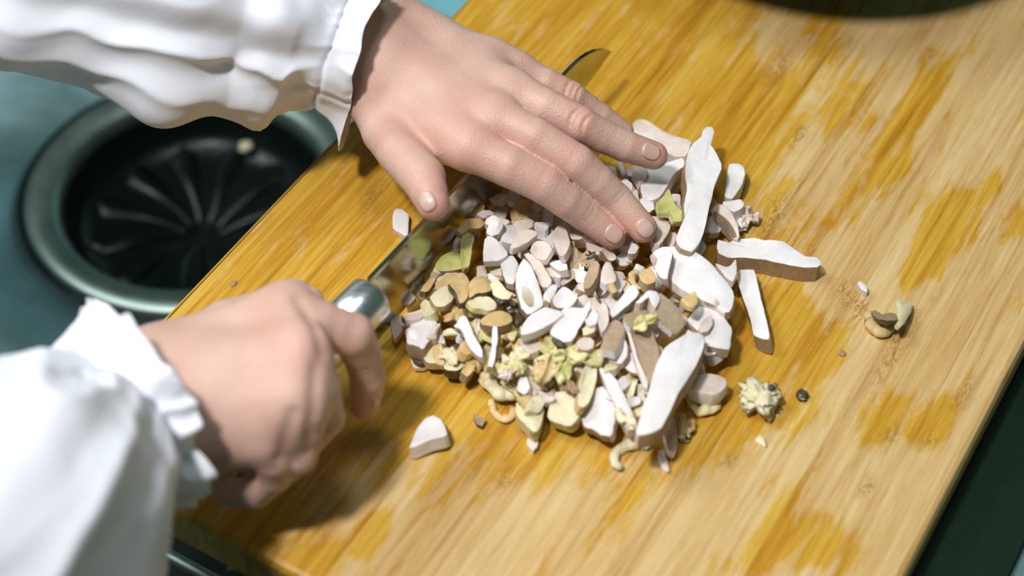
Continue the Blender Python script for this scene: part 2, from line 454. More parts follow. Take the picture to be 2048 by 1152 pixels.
def tube(path, radii, seg=32, squash=None):
    path = [np.asarray(p, float) for p in path]; vs, fs = [], []
    for i, p in enumerate(path):
        t = path[min(i + 1, len(path) - 1)] - path[max(i - 1, 0)]; t /= np.linalg.norm(t)
        s = np.cross(t, [0, 0, 1]); s /= np.linalg.norm(s); u = np.cross(s, t)
        for k in range(seg):
            a = 2 * math.pi * k / seg
            vs.append(p + (s * math.cos(a) + u * math.sin(a) * (squash[i] if squash else 1)) * radii[i])
    for i in range(len(path) - 1):
        for k in range(seg):
            fs.append((i * seg + k, i * seg + (k + 1) % seg, (i + 1) * seg + (k + 1) % seg, (i + 1) * seg + k))
    fs.append(tuple(range(seg - 1, -1, -1))); fs.append(tuple((len(path) - 1) * seg + k for k in range(seg)))
    return vs, fs
HC0 = W(742, 596, .0335) - KA0                     # ferrule end, centre
HD = -KT + np.array([0, 0, .04])
HD /= np.linalg.norm(HD)
R0 = .0098
hp = [(-.0003, R0 - .0008), (.0006, R0), (.003, R0), (.020, R0), (.0202, R0 - .0004), (.0206, R0 - .0004), (.0208, R0), (.05, R0 * 1.02), (.078, R0 * 1.06), (.090, R0 * 1.06), (.094, R0 * .96), (.0955, R0 * .7)]
vs, fs = tube([HC0 + HD * d for d, r in hp], [r for d, r in hp], 40)
ho = link('handle', pym(vs, fs), M_HANDLE, knife, smooth=True)
tag(ho, 'round brushed steel handle')

# ------------------------------------------------------------------ distance-field modelling for the arms
def rcone(P, a, b_, r1, r2):
    ba = b_ - a; pa = P - a
    h = np.clip(pa @ ba / (ba @ ba), 0, 1)
    return np.linalg.norm(pa - h[:, None] * ba, axis=1) - (r1 + (r2 - r1) * h)
def ellip(P, c_, r, R=None):
    q = (P - c_) / np.asarray(r)
    k = np.linalg.norm(q, axis=1)
    return (k - 1) * min(r)
def smin(a, b_, k):
    h = np.maximum(k - np.abs(a - b_), 0) / k
    return np.minimum(a, b_) - h * h * k * .25
def chain(P, pts, k=.003):
    d = None
    for (a, ra), (b_, rb) in zip(pts[:-1], pts[1:]):
        c_ = rcone(P, a, b_, ra, rb)
        d = c_ if d is None else smin(d, c_, min(k, .0008))
    return d
def J(x, y, z, rpx):                              # joint: photo position, height, radius
    p = W(x, y, z); return (p, rpx * mpp(p))
def surface_nets(f, lo, hi, h):
    lo = np.array(lo, float); n = np.ceil((np.array(hi) - lo) / h).astype(int) + 1
    ax = [lo[i] + h * np.arange(n[i]) for i in range(3)]
    G = np.stack(np.meshgrid(*ax, indexing='ij'), -1).reshape(-1, 3)
    V = np.empty(len(G))
    for i in range(0, len(G), 400000): V[i:i + 400000] = f(G[i:i + 400000])
    V = V.reshape(n)
    S = V < 0
    cn = n - 1
    acc = np.zeros((*cn, 3)); cnt = np.zeros(cn)
    corners = [(i, j, k) for i in (0, 1) for j in (0, 1) for k in (0, 1)]
    for a in corners:
        for d in range(3):
            if a[d] == 0:
                b2 = list(a); b2[d] = 1
                sa = tuple(slice(a[i], a[i] + cn[i]) for i in range(3)); sb = tuple(slice(b2[i], b2[i] + cn[i]) for i in range(3))
                x = S[sa] != S[sb]
                va, vb = V[sa], V[sb]
                t = np.where(x, va / np.where(x, va - vb, 1), 0)
                for i in range(3):
                    acc[..., i] += np.where(x, a[i] + (t if i == d else 0), 0)
                cnt += x
    act = cnt > 0
    idx = -np.ones(cn, int); idx[act] = np.arange(act.sum())
    base = np.stack(np.nonzero(act), -1)
    verts = lo + h * (base + acc[act] / cnt[act][:, None])
    quads = []
    for d in range(3):
        e1, e2 = [i for i in range(3) if i != d]
        sl = [slice(1, cn[i]) for i in range(3)]; sl[d] = slice(0, cn[d])
        sl2 = list(sl); sl2[d] = slice(1, cn[d] + 1)
        A = S[tuple(sl)]; B = S[tuple(sl2)]
        x = np.stack(np.nonzero(A != B), -1)
        if len(x) == 0: continue
        c_ = x.copy(); c_[:, e1] += 1; c_[:, e2] += 1
        av = A[tuple(x.T)]
        def cell(o1, o2):
            q = c_.copy(); q[:, e1] -= o1; q[:, e2] -= o2; return idx[tuple(q.T)]
        q = np.stack([cell(0, 0), cell(1, 0), cell(1, 1), cell(0, 1)], -1)
        flip = av if d != 1 else ~av
        q[flip] = q[flip][:, ::-1]
        quads.append(q)
    quads = np.concatenate(quads)
    quads = quads[(quads >= 0).all(1)]
    return verts, quads[:, ::-1]
def grad(f, P, e=1e-4):
    G = np.empty_like(P)
    for i in range(3):
        d = np.zeros(3); d[i] = e
        G[:, i] = (f(P + d) - f(P - d)) / (2 * e)
    return G
def project(f, P, it=3):
    for _ in range(it):
        v = f(P); G = grad(f, P); n2 = np.maximum((G * G).sum(1), .15)
        P = P - G * (v / n2)[:, None] * .9
    return P
def hit(f, x, y, near=.25):
    d = ray(x, y); t = near
    for _ in range(200):
        p = EYE + d * t; v = f(p[None])[0]
        if v < 2e-5: break
        t += max(v * .8, 2e-5)
        if t > 1.2: return None
    return EYE + d * t
def body_mesh(name, f, fine_f, lo, hi, h, reds, parent):
    v, q = surface_nets(f, lo, hi, h)
    me = bpy.data.meshes.new(name); me.from_pydata(v.tolist(), [], q.tolist()); me.update()
    o = bpy.data.objects.new(name, me); COL.objects.link(o)
    md = o.modifiers.new('s', 'SUBSURF'); md.subdivision_type = 'SIMPLE'; md.levels = 1
    dg = bpy.context.evaluated_depsgraph_get()
    me2 = bpy.data.meshes.new_from_object(o.evaluated_get(dg))
    bpy.data.objects.remove(o)
    n_ = len(me2.vertices); P = np.empty(n_ * 3); me2.vertices.foreach_get('co', P); P = P.reshape(-1, 3)
    P = project(f, P, 2); P = project(fine_f, P, 2)
    me2.vertices.foreach_set('co', P.ravel()); me2.update()
    R = np.zeros(n_)
    for (c_, r, s) in reds: R += s * np.exp(-((P - c_) ** 2).sum(1) / (r * r))
    me2.attributes.new('red', 'FLOAT', 'POINT').data.foreach_set('value', np.clip(R, 0, 1).astype(np.float32))
    o = link(name, me2, M_SKIN, parent, smooth=True)
    print(name, n_)
    return o
def frame_at(f, x, y, along):
    c_ = hit(f, x, y); nrm = grad(f, c_[None])[0]; nrm /= np.linalg.norm(nrm)
    t = along - nrm * (along @ nrm); t /= np.linalg.norm(t)
    return c_, nrm, t, np.cross(nrm, t)
def nail(f, x, y, a, b_, wpx, lpx, parent, label=None):
    al = W(*b_) - W(*a)
    c_, nrm, t, s = frame_at(f, x, y, al)
    m_ = mpp(c_); w_, l_ = wpx * m_ / 2, lpx * m_ / 2
    nn = 12; pts = []; offs = []
    for i in range(nn + 1):
        for j in range(nn + 1):
            q = (i / nn * 2 - 1); r = (j / nn * 2 - 1)
            # squircle mapping
            X = q * math.sqrt(max(0, 1 - r * r * .46)); Y = r * math.sqrt(max(0, 1 - q * q * .46))
            pts.append(c_ + s * w_ * Y + t * l_ * X + nrm * .006); m2 = max(abs(q), abs(r)); offs.append(.00016 if m2 < .9 else -.00012)
    P = np.array(pts)
    for _ in range(60):
        v = f(P); P = P - nrm * np.maximum(np.minimum(v, .002), -.002)[:, None] * .8
    P = P + nrm * np.array(offs)[:, None]
    fs = []
    for i in range(nn):
        for j in range(nn):
            k = i * (nn + 1) + j; fs.append((k, k + 1, k + nn + 2, k + nn + 1))
    o = link('fingernail', pym(P, fs), M_NAIL, parent, smooth=True)
    so = o.modifiers.new('t', 'SOLIDIFY'); so.thickness = .0003
    return o

person = empty('person', tuple(W(-300, 700, 0)))
person.location = (0, 0, 0)
tag(person, 'person in a white blouse, left hand on the mushrooms, right hand gripping the knife', 'person')

# ---- left hand (upper in the picture)
Lw1, Lw2 = J(726, 178, .048, 58), J(798, 62, .052, 60)
Lcar = J(760, 118, .054, 80)
Lfo = [J(745, 105, .054, 92), J(640, 62, .062, 92), J(420, 20, .078, 96), J(120, -50, .098, 100)]
Lmc = {'i': J(940, 296, .0555, 45), 'm': J(985, 232, .0590, 44), 'r': J(1022, 180, .059, 43), 'p': J(1035, 145, .050, 38)}
Lf = {
    'i': [Lmc['i'], J(1018, 332, .052, 42.5), J(1087, 367, .046, 39.5), J(1130, 400, .039, 35), J(1170, 428, .031, 34), J(1224, 470, .023, 28.5)],
    'm': [Lmc['m'], J(1070, 275, .057, 39), J(1152, 325, .050, 37.5), J(1195, 362, .042, 33.5), J(1233, 398, .034, 32), J(1286, 457, .026, 29)],
    'r': [Lmc['r'], J(1090, 213, .058, 37), J(1160, 249, .053, 37), J(1205, 272, .047, 33), J(1250, 292, .042, 31.5), J(1307, 311, .036, 28.5)],
    'p': [Lmc['p'], J(1090, 168, .047, 33), J(1142, 194, .042, 31), J(1170, 212, .037, 27), J(1200, 233, .032, 26), J(1245, 264, .024, 23)],
}
Lth = [J(752, 205, .044, 52), J(772, 262, .047, 49), J(800, 305, .052, 46), J(846, 356, .055, 45.5), J(858, 386, .055, 38), J(866, 408, .054, 33.5)]
def lhand(P):
    palm = chain(P, Lfo, .02)
    palm = smin(palm, rcone(P, *[v for pr in zip(Lw1, Lmc['i']) for v in pr][:2], Lw1[1], Lmc['i'][1] * .90), .014)
    for a, k in ((Lcar, 'm'), (Lw2, 'r'), (Lw2, 'p')):
        palm = smin(palm, rcone(P, a[0], Lmc[k][0], a[1] * .88, Lmc[k][1] * .90), .014)
    palm = smin(palm, rcone(P, Lmc['i'][0] * .8 + Lw1[0] * .2, Lmc['p'][0] * .8 + Lw2[0] * .2, .0088, .0078), .012)
    fs_ = None
    for k in 'imrp':
        c_ = chain(P, Lf[k], .004)
        fs_ = c_ if fs_ is None else smin(fs_, c_, .0012)
    d = smin(palm, fs_, .0045)
    th = chain(P, Lth, .006)
    return smin(d, th, .0045)
Lalong = {}
def dent(P, fr, us, depth, sig, w, curv=0.):
    c_, nrm, t, s = fr; q = P - c_
    u = q @ t; v = q @ s; n_ = q @ nrm
    m_ = np.exp(-(v / w) ** 4) * (np.abs(n_) < .008)
    out = 0
    for u0, sc in us: out = out + sc * np.exp(-((u - u0 - curv * v * v / w) / sig) ** 2)
    return depth * out * m_
Lcr = []
def addcr(store, f, x, y, a, b_, us, depth=.00045, sig=.00055, w=.006, curv=0.):
    al = W(b_[0], b_[1], b_[2]) - W(a[0], a[1], a[2])
    fr = frame_at(f, x, y, al); store.append((fr, us, depth, sig, w, curv)); return fr
std = [(-.0026, .6), (-.0012, 1), (.0002, 1), (.0016, .9), (.003, .5)]
addcr(Lcr, lhand, 1097, 357, (1018, 332, .052), (1130, 400, .039), std, .00030, .0005, .0062)
addcr(Lcr, lhand, 1160, 310, (1070, 275, .057), (1195, 362, .042), std, .00026, .0005, .0058)
addcr(Lcr, lhand, 1158, 240, (1090, 213, .058), (1205, 272, .047), [(-.0034, 1.3), (-.0012, .6), (.0022, 1.3)], .00062, .0008, .0042, .25)
addcr(Lcr, lhand, 1146, 180, (1090, 168, .047), (1170, 212, .037), [(-.003, 1.2), (0, .7), (.0024, 1.1)], .00055, .0007, .0045, .2)
addcr(Lcr, lhand, 838, 348, (800, 305, .052), (860, 390, .055), [(-.0035, .5), (-.0015, .9), (.0005, .6), (.0022, .8)], .00034, .0006, .0075, .5)
addcr(Lcr, lhand, 1180, 425, (1130, 400, .039), (1224, 470, .023), [(-.001, .7), (.001, .8)], .00022, .0005, .005)
addcr(Lcr, lhand, 1240, 392, (1195, 362, .042), (1286, 457, .026), [(-.001, .7), (.001, .8)], .0002, .0005, .005)
def lfine(P):
    d = lhand(P)
    for fr, us, dp, sg, w_, cv_ in Lcr: d = d + dent(P, fr, us, dp, sg, w_, cv_)
    return d
allp = [p for k in Lf for p, r in Lf[k]] + [p for p, r in Lth + Lfo]
A_ = np.array(allp)
Lreds = [(Lf[k][-1][0], .009, .55) for k in 'imr'] + [(Lth[-1][0], .011, .6)] + [(Lf[k][2][0] + np.array([0, 0, .006]), .008, .35) for k in 'imrp'] + [(Lmc['i'][0] + np.array([.004, 0, .006]), .016, .22), (W(860, 230, .07), .03, .12)]
lh = body_mesh('left_hand', lhand, lfine, A_.min(0) - .03, A_.max(0) + .03, .0014, Lreds, person)
nail(lhand, 1229, 468, (1170, 428, .031), (1224, 470, .023), 36, 40, lh)
nail(lhand, 1291, 456, (1233, 398, .034), (1286, 457, .026), 34, 40, lh)
nail(lhand, 1303, 303, (1250, 292, .042), (1307, 311, .036), 32, 42, lh)
nail(lhand, 853, 402, (846, 356, .055), (866, 408, .054), 34, 42, lh)

# ---- right hand (lower in the picture)
Rfo = [J(300, 800, .058, 116), J(200, 855, .064, 118), J(60, 940, .074, 122), J(-180, 1070, .09, 126)]
Rmc = {'i': J(573, 622, .072, 50), 'm': J(603, 700, .076, 54), 'r': J(588, 795, .068, 52), 'p': J(532, 880, .055, 50)}
Rf = {
    'i': [Rmc['i'], J(640, 650, .069, 49), J(704, 670, .063, 45), J(725, 712, .050, 38), J(735, 755, .038, 36), J(729, 808, .022, 32)],
    'm': [Rmc['m'], J(632, 775, .064, 49), J(648, 835, .050, 42), J(610, 880, .034, 38), J(565, 880, .022, 34), J(530, 860, .020, 30)],
    'r': [Rmc['r'], J(600, 860, .056, 46), J(595, 910, .046, 40), J(550, 945, .030, 36), J(505, 930, .018, 33), J(480, 905, .018, 29)],
    'p': [Rmc['p'], J(548, 915, .048, 43), J(548, 950, .038, 36), J(510, 985, .026, 33), J(465, 985, .016, 30), J(440, 965, .015, 27)],
}
Rth = [J(350, 720, .048, 60), J(455, 655, .046, 56), J(530, 625, .044, 46), J(590, 600, .046, 42), J(620, 600, .050, 26), J(628, 606, .050, 22)]
Rw = {'i': J(325, 715, .058, 66), 'm': J(340, 770, .064, 76), 'r': J(370, 830, .058, 78), 'p': J(400, 870, .048, 74)}
def rhand(P):
    palm = chain(P, Rfo, .02)
    for k in 'imrp':
        palm = smin(palm, rcone(P, Rw[k][0], Rmc[k][0], Rw[k][1] * .95, Rmc[k][1] * .93), .018)
    palm = smin(palm, rcone(P, Rmc['i'][0] - np.array([0, 0, .004]), Rmc['r'][0] - np.array([0, 0, .004]), .0095, .0090), .014)
    fs_ = None
    for k in 'imrp':
        c_ = chain(P, Rf[k], .005)
        fs_ = c_ if fs_ is None else smin(fs_, c_, .0014)
    d = smin(palm, fs_, .0035)
    th = chain(P, Rth, .006)
    d = smin(d, th, .004)
    return d
Rcr = []
addcr(Rcr, rhand, 712, 650, (640, 650, .069), (725, 712, .050), std, .00022, .0006, .006)
addcr(Rcr, rhand, 712, 745, (725, 712, .050), (735, 800, .03), [(-.001, 1), (.0012, .7)], .0004, .0007, .006)
Rgr = []
for pl, dp, sg in (([(598, 600), (616, 628), (634, 665), (645, 705)], .0011, .0028), ([(632, 740), (628, 790), (622, 850), (618, 905)], .0012, .0028), ([(585, 830), (572, 875), (562, 915)], .0011, .0026)):
    q = [hit(rhand, x, y) for x, y in pl]; Rgr.append(([v for v in q if v is not None], dp, sg))
def rfine(P):
    d = rhand(P)
    for fr, us, dp, sg, w_, cv_ in Rcr: d = d + dent(P, fr, us, dp, sg, w_, cv_)
    for pl, dp, sg in Rgr:
        m_ = None
        for a, b_ in zip(pl[:-1], pl[1:]):
            q = rcone(P, a, b_, 0, 0); m_ = q if m_ is None else np.minimum(m_, q)
        d = d + dp * np.exp(-(m_ / sg) ** 2)
    return d
allp = [p for k in Rf for p, r in Rf[k]] + [p for p, r in Rth + Rfo]
A_ = np.array(allp)
Rreds = [(Rf['i'][-1][0], .010, .5), (Rf['i'][2][0], .012, .25), (Rmc['m'][0] + np.array([0, 0, .008]), .014, .2), (Rmc['r'][0] + np.array([0, 0, .008]), .014, .15), (W(560, 900, .05), .015, .2)]
lo_ = A_.min(0) - .034; 
rh = body_mesh('right_hand', rhand, rfine, lo_, A_.max(0) + .034, .0014, Rreds, person)
nail(rhand, 752, 806, (735, 755, .038), (729, 808, .022), 16, 30, rh)

# ------------------------------------------------------------------ sleeves
def spline(pts, t):
    pts = [np.asarray(p, float) for p in pts]; n_ = len(pts) - 1
    x = min(max(t, 0), 1) * n_; i = min(int(x), n_ - 1); u = x - i
    p0, p1, p2, p3 = pts[max(i - 1, 0)], pts[i], pts[i + 1], pts[min(i + 2, n_)]
    return .5 * ((2 * p1) + (-p0 + p2) * u + (2 * p0 - 5 * p1 + 4 * p2 - p3) * u * u + (-p0 + 3 * p1 - 3 * p2 + p3) * u ** 3)
def sleeve(name, secs, seed, folds, label=None, nth=220, ns=150, cuffn=26, clo=.0):
    # secs: (x, y, z, r_px, r_depth_factor); 0 = cuff edge, seam at index 1
    ctr = []; rad = []
    for (x, y, z, r, k) in secs:
        p = W(x, y, z); ctr.append(p); rad.append((r * mpp(p), k))
    vs = []
    m_ = len(secs) - 1
    rnd = random.Random(seed); ph = [rnd.uniform(0, 9) for _ in range(4)]
    for i in range(ns + 1):
        t = i / ns
        t = t ** 1.25
        c_ = spline(ctr, t); T = spline(ctr, min(1, t + .01)) - spline(ctr, max(0, t - .01)); T /= np.linalg.norm(T)
        rr = spline([np.array(q) for q in rad], t)
        view = c_ - EYE; view /= np.linalg.norm(view)
        side = np.cross(T, view); side /= np.linalg.norm(side); up = np.cross(side, T); up /= np.linalg.norm(up)
        s = t * m_                                   # 0..1 ruffle, 1 seam, >1 sleeve body
        for k in range(nth):
            a = 2 * math.pi * k / nth
            ca, sa = math.cos(a), math.sin(a)
            wob = mnoise.noise(Vector((ca * 1.3, sa * 1.3, s * .8 + ph[0])))
            aw = a + .10 * mnoise.noise(Vector((ca * 2, sa * 2, s * 2 + ph[1])))
            g1 = 1 - 2 * abs(mnoise.noise(Vector((math.cos(aw) * cuffn / 6.28, math.sin(aw) * cuffn / 6.28, ph[2] + s * .25)))) * 1.6
            g2 = 1 - 2 * abs(mnoise.noise(Vector((math.cos(aw) * 1.9, math.sin(aw) * 1.9, ph[3] + s * .35)))) * 1.5
            if s < 1:
                amp1 = .022 + .040 * (1 - s); amp2 = .16 * (1 - s) ** 1.0
            else:
                e = s - 1
                amp1 = .075 * math.exp(-e * 2.0) + .004; amp2 = .20 * (1 - math.exp(-e * 2.5)) * math.exp(-e * .25)
            seam = -.05 * math.exp(-((s - 1) / .06) ** 2)
            r = 1 + amp1 * g1 + amp2 * g2 * .8 + .05 * wob + seam
            for (fa, fs0, wa, wsg, amp) in folds:
                da = (a - fa + math.pi) % (2 * math.pi) - math.pi
                r += amp * math.exp(-(da / wa) ** 2 - ((s - fs0) / wsg) ** 2)
            dl = 0
            if s < 1: dl = (1 - s) * .0035 * mnoise.noise(Vector((ca * 2.2, sa * 2.2, ph[0] + 3)))
            vs.append(c_ + side * ca * rr[0] * r + up * sa * rr[0] * rr[1] * r - T * dl)
    fs = []
    for i in range(ns):
        for k in range(nth):
            q = i * nth; fs.append((q + k, q + (k + 1) % nth, q + nth + (k + 1) % nth, q + nth + k))
    me = pym(vs, fs)
    bm = bmesh.new(); bm.from_mesh(me); bmesh.ops.recalc_face_normals(bm, faces=bm.faces); bm.to_mesh(me); bm.free()
    o = link(name, me, M_CLOTH, person, smooth=True)
    so = o.modifiers.new('t', 'SOLIDIFY'); so.thickness = .0006; so.offset = 0
    if label: o['label'] = label
    return o
PI = math.pi
sleeve('blouse_sleeve', [(728, 106, .057, 152, 1), (668, 90, .060, 132, 1), (588, 58, .066, 168, 1), (470, 34, .073, 182, 1), (330, 12, .082, 192, 1), (150, -30, .092, 200, 1), (-60, -110, .11, 220, 1), (-300, -200, .13, 230, 1)], 3,
       [(.1, 2.3, .45, .35, .10), (-.45, 3.9, .42, .40, .26), (-1.0, 3.1, .22, .45, -.20), (-1.6, 2.4, .3, .5, .14), (-.3, 4.9, .3, .3, -.18), (.15, 0, .35, .35, .26), (-1.9, 3.9, .3, .6, .15), (-.9, 5.4, .4, .4, .2)], 'gathered white sleeve over the flat hand')
sleeve('blouse_sleeve', [(288, 802, .064, 206, 1), (200, 852, .066, 182, 1), (125, 935, .072, 240, 1), (40, 1030, .080, 310, 1), (-70, 1140, .09, 345, 1), (-240, 1280, .10, 360, 1)], 11,
       [], 'gathered white sleeve over the hand with the knife')

# ------------------------------------------------------------------ mushroom pieces
ctr_n = {}
def hump(x, y):
    a = (x - 1120) / 400.; b_ = (y - 600) / 310.
    return .019 * math.sqrt(max(0., 1 - a * a - b_ * b_))
def chaikin(p, it=2):
    for _ in range(it):
        q = []
        for i in range(len(p)):
            a, b_ = np.array(p[i], float), np.array(p[(i + 1) % len(p)], float)
            q += [a * .88 + b_ * .12, a * .12 + b_ * .88]
        p = q
    return p
def resample(p, k):
    p = np.array(p + [p[0]]); d = np.r_[0, np.cumsum(np.linalg.norm(np.diff(p, axis=0), axis=1))]
    t = np.linspace(0, d[-1], k, endpoint=False)
    return np.stack([np.interp(t, d, p[:, 0]), np.interp(t, d, p[:, 1])], -1)
def slab(name, label, out, th, top=None, side=None, skin=None, skinm=None, z=None, tilt=(0, 0), lift=0., bulge=.0, rough=.0, seed=0, cat='mushroom piece', group=None, warp=.0006, spread=0., bend=None):
    """out: outline as seen; th: thickness (m); skin: screen direction whose side carries the skin"""
    top = top or F_WHITE; side = side or (F_PINK if top is F_WHITE else top); skinm = skinm or S_TAN
    out = chaikin(list(out), 1); k = max(18, min(52, int(len(out) * 1.3))); out = resample(out, k)
    cx, cy = out.mean(0)
    if z is None: z = hump(cx, cy) * .9 + th + lift
    rt = random.Random(int(cx * 31 + cy * 17))
    if tilt == (0, 0) and z > .011: tilt = (rt.uniform(-.28, .28), rt.uniform(-.28, .22))
    if not rough: rough = .00035
    if z > .02 and top is not S_TAUPE and cx < 1290: th = min(th, .0036)
    if skin is None and top in (F_WHITE, F_PINK) and rt.random() < .6: an_ = rt.uniform(0, 6.28); skin = (math.cos(an_), math.sin(an_))
    if bend is None: bend = rt.uniform(-1, 1) * (1.0 if z > .011 else .25)
    ncap = Vector((tilt[0], tilt[1], 1)).normalized(); nrm = np.array(ncap)
    C = W(cx, cy, z)
    rnd = random.Random(seed + int(cx * 7 + cy * 13))
    top_pts = []
    for (x, y) in out:
        d = ray(x, y); top_pts.append(EYE + d * (((C - EYE) @ nrm) / (d @ nrm)))
    Tp = np.array(top_pts); cen = Tp.mean(0)
    ba = rt.uniform(0, 3.14); bx = np.array([math.cos(ba), math.sin(ba), 0]); qd = (Tp - cen) @ bx; sz_ = max(1e-6, np.abs(qd).max())
    Tp = Tp + nrm * (bend * .0016 * ((qd / sz_) ** 2 - .4))[:, None]
    if rough:
        for i in range(k):
            r_ = rough * (mnoise.noise(Vector((Tp[i] * 300).tolist())) + .7 * mnoise.noise(Vector((Tp[i] * 900).tolist())))
            Tp[i] += (Tp[i] - cen) / np.linalg.norm(Tp[i] - cen) * r_
    wz = np.array([warp * 1.6 * mnoise.noise(Vector((p * 55 + seed).tolist())) for p in Tp])
    Tp = Tp + nrm * wz[:, None]
    ins = .0003
    def shrink(Q, s): return Q + (cen - Q) / np.maximum(np.linalg.norm(cen - Q, axis=1), 1e-6)[:, None] * s
    bot = Tp * (1 + 0) - nrm * th
    c2 = cen - nrm * th
    bot = c2 + (bot - c2) * (1 + spread)
    mid = (Tp + bot) / 2; mid = shrink(mid, -bulge)
    # two-level cap so that the cut face undulates
    inner = shrink(Tp, ins) + nrm * .00014
    qi = ((cen + (Tp - cen) * .5 - cen) @ bx)
    core = cen + (Tp - cen) * .5; core = core - nrm * ((core - cen) @ nrm)[:, None] + nrm * (.0002 + bend * .0016 * ((qi / sz_) ** 2 - .4))[:, None]
    rings = [shrink(bot, ins) - nrm * .0002, bot, mid, Tp, inner, core]
    vs = np.concatenate(rings)
    fs = []; mi = []
    nr = len(rings)
    def sk(i):
        if skin is None: return 1
        j = (i + 1) % k
        e = out[j] - out[i]; area_ = 1
        nx, ny = e[1], -e[0]
        mx, my = (out[i] + out[j]) / 2 - (cx, cy)
        if nx * mx + ny * my < 0: nx, ny = -nx, -ny
        L_ = math.hypot(nx, ny) or 1
        return 2 if (nx * skin[0] + ny * skin[1]) / L_ > .25 else 1
    for r in range(nr - 1):
        for i in range(k):
            j = (i + 1) % k
            fs.append((r * k + i, r * k + j, (r + 1) * k + j, (r + 1) * k + i)); mi.append(0 if r >= 4 else (sk(i) if r < 3 else (2 if sk(i) == 2 else 0)))
    for i in range(k):
        j = (i + 1) % k
        pass
    fs.append(tuple((nr - 1) * k + i for i in range(k))); mi.append(0)
    fs.append(tuple(range(k - 1, -1, -1))); mi.append(1)
    org = cen - nrm * th / 2
    me = pym(vs - org, fs); me.polygons.foreach_set('material_index', mi)
    bm = bmesh.new(); bm.from_mesh(me); bmesh.ops.recalc_face_normals(bm, faces=bm.faces); bm.to_mesh(me); bm.free()
    me.polygons.foreach_set('use_smooth', [True] * len(me.polygons))
    try: me.set_sharp_from_angle(angle=math.radians(28))
    except Exception: pass
    o = link(name, me, [top, side, skinm], loc=org)
    tag(o, label, cat, group); return o

def crumple(name, label, x, y, size, m, seed, flat=.5, z=None, lift=0., asp=1., rot=0., amp=.55, group=None, cat='mushroom piece', freq=1.6, dark=None):
    if size >= 30 and m in (F_YELLOW, F_CREAM, F_ORANGE, F_PINK, F_GREEN, G_GILL) and name != 'food_crumb' and seed != 21:
        return ruffle(name, label, x, y, size * 1.05, m, seed, z, lift, asp, rot, group, cat, dark)
    bm = bmesh.new(); bmesh.ops.create_icosphere(bm, subdivisions=4, radius=1)
    p0 = W(x, y, .01); r = size * mpp(p0) / 2
    off = Vector((seed * 3.1, seed * 1.7, seed * .9))
    for v in bm.verts:
        d = v.co.normalized()
        k = 1 + amp * mnoise.noise(d * freq + off) + amp * .7 * (abs(mnoise.noise(d * freq * 1.9 + off)) * 2 - .5) + .06 * mnoise.noise(d * freq * 6 + off)
        c_ = d * max(.25, k); v.co = Vector((c_.x * r * asp, c_.y * r / max(.6, asp ** .5), c_.z * r * flat))
    R_ = Matrix.Rotation(rot, 4, 'Z'); bmesh.ops.transform(bm, matrix=R_, verts=bm.verts)
    zm = -min(v.co.z for v in bm.verts)
    for f in bm.faces:
        if dark and mnoise.noise(f.calc_center_median() / r * 1.1 + off * 2) > .27: f.material_index = 1
    zc = (hump(x, y) * .9 if z is None else z) + zm + lift
    c_ = W(x, y, zc)
    o = link(name, bm_mesh(bm), [m, dark or m], loc=c_, smooth=True); tag(o, label, cat, group); return o

def ruffle(name, label, x, y, size, m, seed, z=None, lift=0., asp=1., rot=0., group=None, cat='mushroom piece', dark=None):
    r_ = random.Random(seed * 7 + 1); p0 = W(x, y, .01); R = size * mpp(p0) / 2
    nr, na = 7, 36; nw = r_.choice((3, 4, 5)); ph = r_.uniform(0, 6); off = Vector((seed * 1.3, seed * .7, 3))
    cut = r_.uniform(0, 6.28)
    def pt(i, j, s):
        a = 2 * math.pi * j / na; t = i / nr
        e = 1 + .38 * mnoise.noise(Vector((math.cos(a) * 1.2, math.sin(a) * 1.2, seed))) + .16 * mnoise.noise(Vector((math.cos(a) * 4, math.sin(a) * 4, seed + 9)))
        e -= .45 * math.exp(-(((a - cut + math.pi) % (2 * math.pi) - math.pi) / .35) ** 2)
        rr = t * R * e
        zz = R * t ** 1.5 * (.34 * math.sin(nw * a + ph) + .16 * math.sin((nw * 2 + 1) * a + ph * 2)) + R * .22 * mnoise.noise(Vector((t * 2 * math.cos(a), t * 2 * math.sin(a), 5)) + off)
        th = R * (.16 - .08 * t) + .0004
        return Vector((rr * math.cos(a) * asp, rr * math.sin(a) / max(.7, asp ** .5), zz + s * th))
    vs, fs = [], []
    for s in (1, -1):
        for i in range(nr + 1):
            for j in range(na): vs.append(pt(i, j, s))
    L_ = (nr + 1) * na
    for i in range(nr):
        for j in range(na):
            a, b_ = i * na + j, i * na + (j + 1) % na
            fs.append((a, b_, b_ + na, a + na)); fs.append((L_ + a, L_ + a + na, L_ + b_ + na, L_ + b_))
    for j in range(na): a, b_ = nr * na + j, nr * na + (j + 1) % na; fs.append((a, b_, L_ + b_, L_ + a))
    me = pym(vs, fs); bm = bmesh.new(); bm.from_mesh(me)
    bmesh.ops.remove_doubles(bm, verts=bm.verts, dist=1e-6)
    bmesh.ops.transform(bm, matrix=Matrix.Rotation(rot, 4, 'Z') @ Matrix.Rotation(r_.uniform(-.35, .35), 4, 'X'), verts=bm.verts)
    zm = -min(v.co.z for v in bm.verts)
    for f in bm.faces:
        if dark and f.calc_center_median().xy.length > R * .55 and mnoise.noise(f.calc_center_median() / R * 1.4 + off) > .22: f.material_index = 1
    zc = (hump(x, y) * .9 if z is None else z) + zm + lift
    o = link(name, bm_mesh(bm), [m, dark or m], loc=W(x, y, zc), smooth=True); tag(o, label, cat, group); return o

